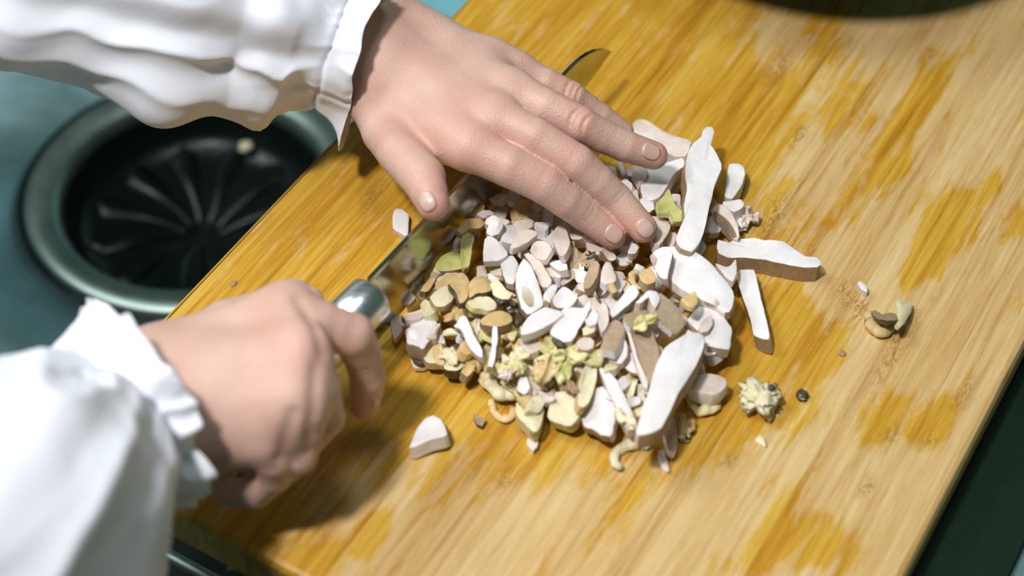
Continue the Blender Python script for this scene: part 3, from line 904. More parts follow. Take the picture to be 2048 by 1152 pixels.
def worm(name, label, path, radii, m, z=None, lift=0., seed=0, squash=.6, group=None, cat='mushroom piece', rag=.25):
    n_ = len(path) * 6
    P2 = [spline([np.array(p) for p in path], i / (n_ - 1)) for i in range(n_)]
    R2 = [spline([np.array([r]) for r in radii], i / (n_ - 1))[0] for i in range(n_)]
    x0, y0 = np.mean(P2, 0)
    zb = hump(x0, y0) * .9 if z is None else z
    pts = []; rr = []
    for i, (q, r) in enumerate(zip(P2, R2)):
        m_ = mpp(W(q[0], q[1], zb)); ro = r * m_ * (1 + rag * mnoise.noise(Vector((q[0] * .06, q[1] * .06, seed))))
        e = min(i, n_ - 1 - i)
        if e == 0: ro *= .45
        rr.append(ro); pts.append(W(q[0], q[1], zb + lift + ro * squash + .0008 * mnoise.noise(Vector((q[0] * .03, q[1] * .03, seed + 5)))))
    vs, fs = tube(pts, rr, 12, [squash * (1 + .3 * mnoise.noise(Vector((i * .4, seed, 1)))) for i in range(n_)])
    vs = np.array(vs)
    for i in range(len(vs)):
        vs[i] += .0006 * np.array(mnoise.noise_vector(Vector((vs[i] * 500).tolist())))
    c_ = vs.mean(0)
    bm = bmesh.new(); bm.from_mesh(pym(vs - c_, fs))
    o = link(name, bm_mesh(bm), [m], loc=c_, smooth=True); tag(o, label, cat, group); return o

def gills(parent, a, b_, wid, n_, z, m=None, hgt=.0012):
    """thin upright fins across a cap piece, one part"""
    A0, B0 = W(*a, z), W(*b_, z); t = (B0 - A0); s = np.cross([0, 0, 1], t / np.linalg.norm(t))
    bm = bmesh.new()
    for i in range(n_):
        f = (i + .5) / n_; c_ = A0 + t * f; w_ = wid * mpp(c_) / 2 * (1 - .7 * (2 * f - 1) ** 2)
        h_ = .00014
        tt = t / np.linalg.norm(t) * h_
        q = [c_ - s * w_ - tt, c_ - s * w_ + tt, c_ + s * w_ + tt, c_ + s * w_ - tt]
        lo4 = [bm.verts.new(v - np.array(parent.location) - np.array([0, 0, .0006])) for v in q]
        up4 = [bm.verts.new(v - np.array(parent.location) + np.array([0, 0, hgt * .5])) for v in q]
        bm.faces.new(up4)
        for j in range(4): bm.faces.new((lo4[j], lo4[(j + 1) % 4], up4[(j + 1) % 4], up4[j]))
    o = link('gills', bm_mesh(bm), m or G_GILL, parent); o['kind'] = 'stuff'; return o

W_, PK, CR, YE, OR, GR = F_WHITE, F_PINK, F_CREAM, F_YELLOW, F_ORANGE, F_GREEN
SL, CH, ST, SH = 'mushroom_slice', 'mushroom_chunk', 'mushroom_stem_slice', 'mushroom_shard'
# --- the large pieces on the right
slab(SL, 'long white mushroom slice with a curled tip, upright beside the ring fingertip', [(1426, 252), (1414, 251), (1406, 258), (1403, 273), (1384, 287), (1371, 318), (1368, 353), (1373, 382), (1366, 419), (1370, 433), (1357, 462), (1351, 481), (1364, 498), (1384, 504), (1395, 492), (1406, 472), (1421, 404), (1430, 368), (1445, 335), (1432, 306), (1421, 291), (1420, 268), (1430, 262)], .007, W_, PK, skin=(-1, .2), z=.024, tilt=(.18, .05), warp=.001)
slab(SL, 'beige mushroom slice lying behind the ring fingertip', [(1266, 249), (1279, 239), (1297, 243), (1333, 264), (1362, 275), (1384, 280), (1374, 313), (1350, 315), (1320, 300), (1290, 285), (1266, 272)], .006, PK, PK, skin=(0, -1), skinm=S_TAUPE, z=.012, warp=.001)
slab(SL, 'smooth white flared slice between the ring and middle fingertips', [(1368, 315), (1344, 322), (1319, 330), (1286, 337), (1278, 360), (1282, 390), (1297, 402), (1318, 395), (1335, 372), (1347, 350), (1370, 332)], .007, W_, z=.018, tilt=(0, .1), bulge=.001, bend=0)
slab(ST, 'short white stub standing alone at the far right edge of the heap', [(1457, 328), (1470, 325), (1486, 330), (1491, 346), (1483, 371), (1466, 399), (1448, 397), (1453, 364)], .008, W_, PK, z=.009, bulge=.0006)
slab(CH, 'small white rounded chunk just below the lone stub', [(1444, 404), (1460, 402), (1483, 398), (1489, 412), (1470, 425), (1447, 415)], .007, W_, PK, z=.010, bulge=.0006)
crumple(CH, 'brownish knobbly lump at the right edge of the heap', 1493, 435, 42, PK, 4, .7, z=.001, dark=S_TAN)
crumple(CH, 'pale broken bit touching the brownish knobbly lump', 1478, 450, 30, W_, 9, .6, z=.001)
o = slab(SL, 'curved brown mushroom piece with a comb of gills, right of the upright slice', [(1421, 420), (1437, 408), (1452, 411), (1468, 430), (1477, 455), (1480, 480), (1466, 478), (1448, 456), (1428, 438)], .005, PK, PK, skin=(1, -.4), z=.011, tilt=(-.2, -.1))
gills(o, (1428, 424), (1470, 474), 22, 16, .0118)
slab(CH, 'pinkish chunk tucked under the right side of the upright slice', [(1402, 440), (1424, 432), (1436, 452), (1424, 464), (1404, 468)], .006, PK, PK, z=.008)
slab(SL, 'long thick mushroom slice lying horizontally at the right, white with a tan side', [(1434, 479), (1444, 481), (1454, 487), (1467, 479), (1490, 477), (1512, 477), (1525, 483), (1532, 481), (1567, 483), (1588, 497), (1612, 513), (1640, 515), (1644, 535), (1610, 536), (1581, 531), (1537, 522), (1483, 515), (1458, 517), (1434, 507)], .0085, W_, PK, skin=(0, 1), z=.0088, warp=.0006)
slab(SL, 'white mushroom slice with tan left side, pointing down below the long horizontal one', [(1474, 540), (1492, 537), (1509, 538), (1512, 552), (1523, 600), (1534, 643), (1541, 680), (1525, 678), (1506, 672), (1502, 643), (1490, 610), (1482, 585), (1475, 567)], .0075, W_, PK, skin=(-1, .5), z=.0078, tilt=(-.25, .0), spread=.06)
o = slab(SL, 'large oval mushroom cap slice with a brown rim, lying below the fingertips', [(1304, 503), (1326, 491), (1362, 492), (1390, 504), (1417, 522), (1443, 550), (1464, 575), (1470, 600), (1462, 625), (1446, 628), (1430, 612), (1400, 598), (1372, 585), (1345, 566), (1336, 535), (1318, 516)], .006, W_, PK, skin=(1, .3), z=.0225, tilt=(.10, -.10), bulge=.001)
gills(o, (1402, 588), (1436, 612), 26, 12, .0205)
slab(SH, 'white pointed shard bridging the oval cap slice and the horizontal slice', [(1428, 528), (1450, 536), (1463, 532), (1473, 514), (1473, 545), (1468, 562), (1452, 556)], .003, W_, z=.013, tilt=(0, .2))
slab(SL, 'squarish white slice with a brown right edge below the oval cap slice', [(1374, 640), (1388, 622), (1404, 610), (1430, 620), (1450, 638), (1466, 657), (1463, 680), (1460, 699), (1436, 697), (1412, 692), (1408, 672), (1388, 655)], .006, W_, PK, skin=(1, 0), z=.0165, tilt=(.05, -.1))
slab(SL, 'small grey-white lobed slice resting on the squarish slice', [(1398, 648), (1412, 636), (1424, 632), (1426, 648), (1416, 664), (1400, 668)], .003, PK, z=.0200)
slab(SL, 'largest long white slice, lying diagonally across the lower right of the heap', [(1278, 872), (1271, 860), (1282, 824), (1298, 780), (1315, 722), (1330, 696), (1372, 671), (1376, 660), (1388, 668), (1404, 664), (1411, 676), (1407, 699), (1391, 734), (1360, 782), (1344, 817), (1324, 857), (1303, 869)], .0075, W_, PK, skin=(1, .3), z=.0255, tilt=(0, .06), bulge=.0006, warp=.0009)
slab(CH, 'brown-skinned rectangular slab leaning in the right of the heap', [(1318, 586), (1335, 596), (1358, 615), (1374, 645), (1364, 658), (1347, 674), (1328, 655), (1302, 628)], .003, S_TAUPE, W_, z=.0245, tilt=(.15, -.15))
slab(CH, 'curved brown-skinned piece with a yellow scrap on it', [(1244, 636), (1255, 625), (1275, 620), (1292, 618), (1298, 632), (1280, 640), (1262, 655), (1250, 650)], .004, S_TAUPE, W_, z=.0255, tilt=(0, .2))
crumple(SH, 'pale yellow scrap lying on the curved brown-skinned piece', 1290, 644, 34, YE, 6, .5, z=.0250, asp=1.5, rot=.7)
slab(CH, 'brown-skinned strip bending over at the centre right of the heap', [(1199, 702), (1206, 678), (1213, 655), (1228, 640), (1246, 650), (1250, 662), (1238, 690), (1228, 704), (1214, 700)], .004, S_TAUPE, W_, z=.0250, tilt=(-.1, .1), warp=.0012)
slab(SL, 'white curved slice under the bent brown strip', [(1216, 722), (1228, 704), (1246, 672), (1256, 690), (1256, 712), (1242, 728)], .005, W_, PK, z=.0200)
slab(SL, 'long brown-skinned slab beside the largest white slice', [(1262, 657), (1280, 648), (1299, 648), (1308, 672), (1320, 706), (1312, 740), (1299, 770), (1282, 734), (1268, 690)], .006, S_TAUPE, PK, z=.0215, tilt=(.1, 0))
slab(SL, 'narrow pinkish-white strip running along the long brown-skinned slab', [(1251, 652), (1258, 656), (1268, 690), (1284, 736), (1300, 776), (1290, 782), (1276, 742), (1264, 700)], .004, PK, W_, z=.0225)
slab(CH, 'clean-cut white rectangular chunk in the middle right of the heap', [(1217, 622), (1236, 600), (1257, 572), (1270, 567), (1279, 592), (1252, 612), (1223, 639)], .007, W_, z=.0265, tilt=(-.1, -.1), warp=.0002)
slab(SL, 'white folded slice touching the top of the brown-skinned slab', [(1270, 606), (1284, 590), (1297, 578), (1316, 584), (1320, 600), (1312, 614), (1302, 606), (1298, 594), (1284, 606)], .006, W_, PK, z=.0275, tilt=(.1, .1))
slab(CH, 'short flat-ended stem chunk with a pinkish cut face, right of the largest white slice', [(1376, 766), (1386, 751), (1405, 747), (1434, 748), (1455, 758), (1450, 778), (1428, 792), (1400, 786), (1382, 778)], .007, PK, W_, skin=None, z=.0105, bulge=.0008)
worm(SH, 'yellowish curled scrap below the short stem chunk', [(1366, 782), (1380, 790), (1386, 808), (1396, 822), (1412, 818), (1428, 812), (1434, 798)], [10, 13, 12, 11, 15, 14, 7], YE, z=.0, seed=3)
slab(SL, 'large bright white slice at the bottom centre of the heap', [(1160, 838), (1172, 812), (1182, 788), (1192, 778), (1208, 780), (1221, 790), (1232, 820), (1228, 850), (1221, 876), (1203, 872), (1185, 862), (1168, 852)], .006, W_, z=.0125, rough=.0008, bulge=.0008)
slab(SL, 'long thin white slice with a brown worm-eaten spot, left of the largest slice', [(1195, 728), (1212, 740), (1230, 756), (1252, 798), (1270, 834), (1273, 857), (1258, 862), (1246, 846), (1232, 812), (1212, 775)], .0045, W_, PK, z=.0165, tilt=(0, -.1))
crumple(SH, 'ochre speckled crumb on the end of the long thin white slice', 1251, 838, 34, CR, 12, .6, z=.0145, asp=1.6, rot=-1.0, dark=S_TAN)
slab(SL, 'brown-skinned slice end sticking out below the largest white slice', [(1326, 858), (1338, 832), (1346, 830), (1352, 850), (1356, 880), (1350, 907), (1336, 903), (1330, 880)], .004, S_TAUPE, W_, z=.0062)
slab(SH, 'small pointed white shard at the very bottom of the heap', [(1315, 904), (1328, 899), (1334, 918), (1340, 943), (1329, 940), (1318, 922)], .0022, PK, W_, z=.0024)
worm(SH, 'long curled cream scrap trailing out of the bottom of the heap', [(1266, 862), (1270, 882), (1252, 892), (1232, 905), (1230, 925), (1240, 935)], [14, 17, 13, 10, 11, 9], CR, z=0, seed=8, squash=.8)
crumple(SH, 'tiny white crumb between the curled scrap and the brown slice end', 1291, 885, 28, W_, 14, .5, z=0)
crumple(CH, 'ochre nubbly scrap right of the brown slice end', 1366, 852, 44, OR, 15, .6, z=0, dark=S_TAN)
crumple(SH, 'dark-tipped crumb just below the ochre nubbly scrap', 1369, 872, 24, CR, 16, .6, z=0, dark=S_DARK)
# --- strays on the open board
crumple(CH, 'cream cauliflower-like mushroom lump lying alone right of the heap', 1517, 797, 74, CR, 21, .5, z=0, amp=.6, freq=2.0, dark=None)
crumple(SH, 'dark bead-like bit on the corner of the lone cream lump', 1543, 776, 15, S_DARK, 22, .9, z=.008, amp=.2)
crumple(SH, 'tiny dark-rimmed crumb on bare board, farthest right of the lone cream lump', 1604, 790, 24, S_DARK, 23, .7, z=0, amp=.3, dark=GR)
slab(SH, 'small thin cream flake alone on the board below the lone cream lump', [(1510, 880), (1518, 869), (1530, 872), (1533, 893), (1522, 887)], .0012, CR, z=.0014, cat='mushroom piece')
slab(SH, 'tiny white chip alone on the open board at the right', [(1714, 566), (1722, 560), (1734, 573), (1736, 585), (1724, 580)], .003, W_, z=.0032)
crumple(SH, 'small flat brown speck on the open board', 1684, 707, 15, S_TAN, 25, .25, z=0, amp=.25)
crumple(SH, 'small flat brown speck on the board beside the knuckle of the gripping hand', 467, 567, 12, S_TAN, 26, .3, z=0, amp=.25, asp=1.4, rot=1)
slab(SL, 'wedge of mushroom with brown skin lying alone at the lower left of the heap', [(817, 895), (826, 878), (838, 858), (852, 838), (868, 830), (882, 838), (892, 856), (895, 872), (872, 878), (845, 886)], .006, W_, PK, skin=(1, -.6), z=.0068, tilt=(-.15, .2), warp=.001)
slab(SH, 'small dark brown flake on the board below the left of the heap', [(945, 826), (956, 833), (972, 838), (966, 855), (952, 848)], .002, S_TAN, S_DARK, z=.0022, cat='mushroom piece')
slab(SH, 'small squarish white chip on the board below the bottom of the heap', [(1056, 874), (1066, 869), (1078, 876), (1075, 895), (1066, 902), (1054, 886)], .0022, PK, W_, z=.0024)
slab(SL, 'white rectangular sliver left of the knife blade, by the thumb', [(787, 420), (793, 415), (808, 420), (818, 430), (817, 455), (815, 473), (800, 466), (785, 458)], .003, W_, z=.0034, warp=.0003)
worm(SH, 'curled brown-edged peel lying alone at the far right', [(1738, 628), (1744, 650), (1762, 662), (1782, 656), (1792, 646)], [11, 15, 15, 12, 7], OR, z=0, seed=31, squash=.7)
slab(SH, 'dark brown inner flap of the lone curled peel', [(1742, 624), (1750, 620), (1758, 630), (1780, 624), (1798, 626), (1796, 640), (1776, 643), (1752, 638)], .0012, S_TAN, S_DARK, z=.0085, tilt=(0, .6))
slab(SH, 'pale yellow fan-shaped fin beside the lone curled peel', [(1794, 598), (1812, 604), (1826, 602), (1824, 622), (1814, 640), (1802, 654), (1794, 650), (1798, 624)], .002, F_CREAM, YE, z=.0075, tilt=(.5, .1))
# --- centre of the heap
o = slab(SL, 'large leaf-shaped pale mushroom slice with a gill patch in the centre of the heap', [(1046, 515), (1059, 526), (1070, 548), (1080, 577), (1088, 611), (1073, 620), (1056, 631), (1040, 612), (1031, 580), (1030, 554), (1037, 532)], .004, W_, S_TAN, z=.026, tilt=(0, -.08), warp=.0004)
gills(o, (1048, 572), (1062, 612), 22, 14, .0262, m=CR, hgt=.0003)
slab(SL, 'pinkish slice lying right against the leaf-shaped slice', [(1048, 513), (1058, 507), (1085, 524), (1106, 565), (1095, 576), (1080, 572), (1072, 550), (1061, 526)], .004, PK, z=.022)
slab(CH, 'white chunk with a brownish gill band left of the leaf-shaped slice', [(999, 517), (1024, 509), (1037, 526), (1032, 550), (1028, 569), (1013, 569), (1002, 543)], .005, W_, PK, z=.022, tilt=(-.1, 0))
slab(CH, 'white blocky wedge in the upper left of the heap', [(968, 480), (978, 473), (992, 477), (1019, 506), (1000, 519), (966, 526), (965, 505)], .007, W_, PK, z=.0245, tilt=(-.1, -.1))
slab(CH, 'cream wedge in the upper middle of the heap, below the index finger', [(1019, 496), (1028, 478), (1037, 463), (1055, 459), (1078, 467), (1059, 483), (1030, 497)], .006, PK, W_, z=.024, tilt=(.1, .1))
slab(CH, 'rounded pinkish chunk right of the cream wedge', [(1061, 500), (1068, 487), (1078, 481), (1094, 484), (1106, 500), (1091, 520), (1072, 515)], .006, PK, z=.023, bulge=.0008)
slab(CH, 'upright pinkish lobe in the shade under the index finger', [(1102, 476), (1115, 452), (1130, 452), (1141, 483), (1131, 514), (1119, 513)], .006, PK, z=.023)
slab(CH, 'white triangular chunk next to the crumbly gill cluster', [(1096, 526), (1118, 519), (1133, 518), (1137, 541), (1118, 543)], .005, W_, z=.021)
crumple(CH, 'crumbly brown gill cluster below the index fingertip', 1158, 525, 58, G_GILL, 41, .6, z=.012, amp=.7, freq=2.4, dark=S_DARK)
o = slab(SL, 'brown serrated gill piece beside the crumbly gill cluster', [(1168, 560), (1176, 535), (1190, 520), (1200, 528), (1192, 556), (1180, 578), (1168, 582)], .004, G_GILL, S_TAN, z=.0215)
slab(CH, 'tapered white plug beneath the middle fingertip', [(1200, 563), (1204, 537), (1212, 521), (1222, 521), (1233, 559), (1230, 565), (1214, 567)], .006, PK, W_, z=.0235)
slab(SH, 'thin ochre sliver hanging from the tapered white plug', [(1217, 560), (1222, 556), (1228, 568), (1236, 582), (1226, 588), (1218, 576)], .002, OR, z=.024)
slab(CH, 'small white egg-shaped chunk right of the leaf-shaped slice', [(1087, 591), (1094, 577), (1106, 568), (1117, 570), (1111, 589), (1102, 606), (1090, 602)], .006, W_, z=.0245, bulge=.0008)
slab(CH, 'faceted white chunk in the middle of the heap', [(1104, 598), (1114, 582), (1129, 570), (1146, 582), (1156, 598), (1141, 614), (1108, 616)], .008, W_, z=.0265, bulge=.0008)
slab(SL, 'long white wedge pointing left below the leaf-shaped slice', [(1041, 671), (1042, 655), (1052, 640), (1064, 628), (1089, 613), (1112, 620), (1132, 627), (1102, 648), (1072, 663)], .005, W_, PK, z=.0285, tilt=(0, .1), warp=.0003)
slab(SL, 'broad white slice in the middle of the heap, under the long wedge', [(1128, 616), (1150, 614), (1168, 616), (1180, 598), (1184, 612), (1170, 640), (1158, 660), (1146, 682), (1128, 684), (1113, 674), (1098, 663), (1114, 642)], .006, W_, z=.027, tilt=(.05, -.1), warp=.0008)
slab(CH, 'white angular chunk right of the broad white slice', [(1168, 640), (1174, 622), (1188, 620), (1198, 632), (1192, 648), (1178, 654)], .006, W_, z=.0265)
slab(SL, 'upright pale slice with a brown edge, right of centre', [(1193, 634), (1196, 616), (1202, 606), (1214, 610), (1219, 637), (1212, 658), (1202, 668)], .005, PK, W_, z=.0265, tilt=(-.1, 0))
slab(CH, 'cream block with a brown underside at the centre of the heap', [(1163, 660), (1172, 652), (1184, 650), (1192, 662), (1184, 668), (1166, 672)], .005, CR, OR, z=.026)
slab(CH, 'small pinkish rounded chunk below the centre of the heap', [(1154, 685), (1160, 678), (1180, 675), (1189, 682), (1186, 698), (1172, 704), (1160, 698)], .006, PK, z=.024, bulge=.0008)
slab(CH, 'pinkish flat-bottomed chunk below the long white wedge', [(1036, 680), (1048, 673), (1072, 674), (1082, 682), (1080, 698), (1062, 703), (1046, 694)], .006, PK, z=.022)
# --- left flank
slab(CH, 'rough-edged white cap piece at the left edge of the heap', [(815, 664), (822, 648), (829, 638), (846, 640), (858, 634), (869, 640), (876, 648), (872, 664), (860, 680), (844, 698), (830, 690), (812, 688)], .007, W_, PK, skin=(0, 1), z=.0125, rough=.0008, bulge=.0006)
slab(SL, 'flat pale triangle with grooves above the rough-edged white piece', [(798, 632), (830, 622), (868, 614), (858, 624), (840, 636), (812, 642)], .003, PK, z=.0135, tilt=(0, .2))
slab(SH, 'shaded grey-green piece under the heel of the knife blade', [(780, 640), (796, 630), (816, 640), (806, 660), (790, 682), (782, 660)], .003, PK, z=.006)
slab(SL, 'white notched slice standing on edge at the left of the heap', [(906, 652), (914, 640), (920, 630), (930, 630), (940, 648), (955, 680), (965, 700), (965, 716), (948, 706), (934, 690), (928, 668), (918, 656)], .004, W_, z=.0215, rough=.0005, tilt=(-.2, 0))
slab(ST, 'thin white upright strip in the left of the heap', [(985, 652), (995, 652), (996, 684), (991, 715), (987, 736), (975, 734), (982, 700)], .003, W_, PK, z=.0225)
slab(CH, 'cream oval chunk in the left of the heap', [(933, 606), (944, 596), (958, 592), (978, 594), (994, 606), (990, 618), (976, 622), (962, 618), (948, 620)], .005, CR, YE, z=.023, bulge=.0008)
slab(CH, 'yellowish blocky chunk on the left flank near the blade', [(859, 596), (872, 582), (893, 572), (912, 580), (906, 600), (888, 616), (872, 612)], .007, CR, OR, z=.0205)
slab(SL, 'ochre slice with grooves next to the yellowish block', [(866, 580), (880, 560), (900, 546), (918, 544), (908, 562), (890, 576)], .004, OR, z=.018)
slab(SH, 'long dim ochre strip beside the blade', [(838, 585), (850, 566), (866, 545), (880, 540), (872, 560), (856, 584)], .004, OR, S_TAN, z=.012)
crumple(CH, 'cream and brown crumpled bit beside the yellowish block', 909, 625, 50, OR, 51, .6, z=.010, dark=CR, freq=2)
slab(SH, 'brown curled sheet with a dark rim in the upper left of the heap', [(896, 570), (908, 552), (924, 546), (938, 556), (940, 580), (932, 604), (918, 608), (914, 588)], .003, OR, S_DARK, z=.0235, tilt=(.2, .2), warp=.0014)
slab(SH, 'second brown curled sheet right of the dark-rimmed one', [(938, 566), (950, 554), (968, 548), (982, 556), (988, 574), (972, 588), (952, 590), (938, 600)], .003, OR, S_DARK, z=.0235, tilt=(-.1, .2), warp=.0014)
slab(SL, 'cream frilled slice below the white chunk with the gill band', [(978, 566), (990, 556), (1004, 566), (1012, 580), (1024, 584), (1020, 596), (1000, 598), (984, 588)], .004, CR, OR, z=.024, rough=.0006)
crumple(SH, 'black wet-looking bit left of the leaf-shaped slice', 1002, 600, 26, S_DARK, 53, .7, z=.019, amp=.4)
crumple(SH, 'second black bit beside the foot of the leaf-shaped slice', 1028, 604, 24, S_DARK, 54, .7, z=.018, amp=.4, dark=GR)
slab(SL, 'ochre slice with a brown end below the cream oval chunk', [(956, 640), (976, 628), (1000, 622), (1022, 628), (1026, 640), (1010, 652), (990, 656), (966, 650)], .005, OR, S_TAN, z=.0245, rough=.0004)
worm(SH, 'black-capped crescent at the end of the ochre slice', [(1016, 622), (1034, 622), (1040, 638), (1030, 652)], [6, 8, 9, 6], S_DARK, z=.017, seed=5)
crumple(CH, 'pale yellow lobed bit between the notched slice and the thin strip', 958, 668, 50, YE, 56, .5, z=.012, asp=1.3, rot=-.9)
crumple(CH, 'yellow-white nub right of the thin white strip', 1015, 668, 40, YE, 57, .6, z=.014, dark=CR)
slab(SL, 'cream and orange scrap on the left edge below the rough-edged white piece', [(843, 716), (852, 702), (870, 688), (890, 694), (898, 706), (890, 722), (872, 726), (852, 724)], .004, CR, OR, z=.009, rough=.0007)
slab(SH, 'dark slate skin patch at the left tip of the heap', [(820, 705), (836, 702), (848, 712), (852, 726), (838, 728), (826, 718)], .003, S_DARK, z=.006)
slab(SH, 'pale sliver at the lowest left corner of the heap', [(820, 712), (826, 714), (834, 726), (862, 728), (852, 736), (826, 737)], .002, CR, z=.0030)
slab(CH, 'cream cap bit with a black rim at the lower left of the heap', [(886, 728), (896, 714), (906, 704), (918, 706), (928, 722), (922, 738), (906, 745), (890, 738)], .005, CR, S_DARK, skin=(.4, -1), skinm=S_DARK, z=.0095, rough=.0006)
worm(SH, 'black curved rim lying on the cream cap bit', [(900, 698), (912, 694), (922, 704), (927, 722)], [5, 8, 8, 5], S_DARK, z=.008, seed=6)
slab(CH, 'orange-brown crumpled piece right of the black-rimmed cap bit', [(926, 700), (940, 694), (954, 716), (950, 738), (936, 754), (920, 748), (932, 728)], .005, OR, S_TAN, z=.0105, tilt=(.2, 0), warp=.0014)
# --- lower frilly part
worm(SH, 'pale frilly arc along the lower left of the heap', [(966, 742), (978, 764), (996, 784), (1018, 786), (1036, 780), (1046, 764)], [9, 15, 17, 19, 18, 10], CR, z=.003, seed=9, rag=.6)
crumple(CH, 'pale yellow torn lobe joined behind the frilly arc', 1040, 770, 60, YE, 61, .5, z=.004, amp=.6, freq=2.2)
worm(SH, 'orange-cream hooked peel lying flat at the lower left', [(982, 800), (988, 822), (1004, 838), (1022, 832), (1028, 816)], [7, 8, 9, 9, 7], OR, z=0, seed=10)
slab(CH, 'pale creased cap bit at the bottom left of the heap', [(1028, 808), (1040, 796), (1058, 788), (1078, 802), (1088, 822), (1084, 850), (1072, 862), (1052, 850), (1036, 832)], .006, CR, YE, z=.0105, rough=.0009, warp=.001)
slab(CH, 'pale squarish cap bit with a groove at the bottom of the heap', [(1091, 838), (1098, 812), (1110, 786), (1136, 782), (1162, 808), (1158, 834), (1136, 852), (1114, 846)], .006, CR, YE, z=.0125, rough=.0009, warp=.001)
slab(SL, 'long cream stem piece running down to the bright white slice', [(1156, 806), (1158, 770), (1166, 740), (1176, 726), (1195, 728), (1193, 766), (1178, 806), (1166, 816)], .006, CR, OR, z=.0185, bulge=.001)
crumple(CH, 'pinkish-white folded bit left of the grooved cap bit', 1080, 782, 52, PK, 63, .6, z=.007, freq=2, dark=W_)
for i, (x, y, s, m_, lab) in enumerate(((1105, 706, 48, YE, 'upper left'), (1136, 702, 56, YE, 'upper middle'), (1172, 716, 48, YE, 'upper right'), (1092, 740, 46, OR, 'lower left'), (1128, 742, 40, GR, 'lower middle'))):
    crumple('frilly_mushroom_scrap', 'yellow frilly scrap at the %s of the frilly cluster below centre' % lab, x, y, s, m_, 70 + i, .55, asp=1.5, rot=[.3, -.4, .2, 1.0, 1.3][i], freq=2.2, amp=.65, lift=.001, dark=CR)
worm(SH, 'yellow noodle-like curl on top of the frilly cluster', [(1094, 700), (1110, 692), (1126, 704), (1146, 706), (1164, 692), (1176, 678)], [8, 11, 10, 12, 8, 5], YE, z=.017, seed=12, rag=.6)
worm(SH, 'cream noodle-like curl hanging at the left of the frilly cluster', [(1072, 762), (1082, 744), (1098, 728), (1118, 722)], [8, 11, 13, 9], OR, z=.015, seed=13, rag=.6)
crumple(SH, 'brown pointed bit inside the frilly cluster', 1144, 776, 26, S_TAN, 80, .7, z=.016, asp=1.5, rot=-1)
crumple(SH, 'dark brown seed-like bit above the frilly cluster', 1117, 684, 24, S_DARK, 81, .6, z=.022, asp=1.6, rot=-1)
for i, (x, y, s) in enumerate(((1008, 735, 30), (1022, 722, 34), (1038, 735, 28), (1040, 712, 36), (1012, 750, 26))):
    crumple('frilly_mushroom_scrap', ['small yellow knobby scrap next to the foot of the thin white strip', 'small cream knobby scrap in the middle of the knobby cluster', 'small yellow knobby scrap on the right side of the knobby cluster', 'small cream knobby scrap at the top of the knobby cluster', 'small pinkish knobby scrap at the bottom of the knobby cluster'][i], x, y, s, [YE, CR, YE, CR, PK][i], 90 + i, .7, lift=.002, freq=2.4, amp=.6)
slab(CH, 'greenish-yellow upright piece by the blade under the thumb', [(926, 468), (934, 464), (950, 474), (944, 492), (942, 512), (938, 536), (926, 540), (922, 510), (920, 486)], .004, GR, YE, z=.023, tilt=(.1, 0), warp=.001)
slab(CH, 'dark olive chunk left of the greenish-yellow upright piece', [(868, 530), (884, 512), (906, 500), (926, 504), (934, 524), (928, 540), (900, 542), (874, 540)], .005, GR, S_TAN, z=.018)
slab(CH, 'orange-brown torn bit below the thumb beside the blade', [(910, 462), (924, 448), (942, 436), (960, 434), (972, 444), (962, 456), (938, 458), (924, 470)], .004, OR, z=.0245, warp=.0014)
slab(CH, 'white torn-edged chunk above the blocky wedge', [(966, 440), (984, 430), (1000, 436), (1008, 448), (998, 466), (984, 474), (970, 466), (976, 452)], .006, W_, PK, z=.0265, rough=.0006)
slab(CH, 'green and ochre bent scrap right of the middle fingertip', [(1310, 408), (1322, 398), (1338, 376), (1344, 392), (1346, 404), (1372, 430), (1366, 444), (1345, 446), (1338, 430), (1316, 430)], .003, GR, YE, z=.023, tilt=(.1, -.1), warp=.0014)
slab(CH, 'white round-ended chunk touching the middle fingertip', [(1292, 436), (1310, 434), (1332, 436), (1343, 450), (1336, 472), (1322, 488), (1306, 486)], .005, PK, W_, z=.019)
slab(CH, 'white corner piece between the middle fingertip and flared slice', [(1278, 400), (1292, 394), (1308, 398), (1310, 420), (1298, 430), (1286, 420)], .005, W_, z=.019)
slab(CH, 'bluish-white upright plate left of the oval cap slice', [(1308, 536), (1316, 514), (1332, 506), (1347, 504), (1340, 530), (1334, 556), (1322, 556)], .004, W_, z=.0285, tilt=(-.2, 0))
slab(SL, 'small orange piece with gills left of the bluish-white plate', [(1278, 550), (1288, 538), (1302, 536), (1312, 548), (1310, 564), (1294, 568), (1282, 562)], .005, OR, G_GILL, z=.025)
slab(SH, 'orange flake lying on the lower edge of the oval cap slice', [(1360, 598), (1376, 590), (1390, 582), (1398, 598), (1386, 616), (1374, 610)], .0022, OR, z=.0275, tilt=(0, .2))
worm(SH, 'thin yellow hook left of the small orange gilled piece', [(1282, 578), (1266, 566), (1264, 550), (1276, 542)], [4, 6, 7, 6], OR, z=.020, seed=14)
slab(SL, 'ochre curl with a dark rim left of the largest slice', [(1243, 770), (1252, 764), (1274, 766), (1270, 780), (1262, 800), (1252, 790)], .003, CR, S_DARK, z=.012)
slab(SL, 'small brown-edged slice left of the largest white slice, low in the heap', [(1276, 784), (1288, 782), (1292, 800), (1284, 830), (1274, 836), (1270, 808)], .004, CR, OR, z=.010)

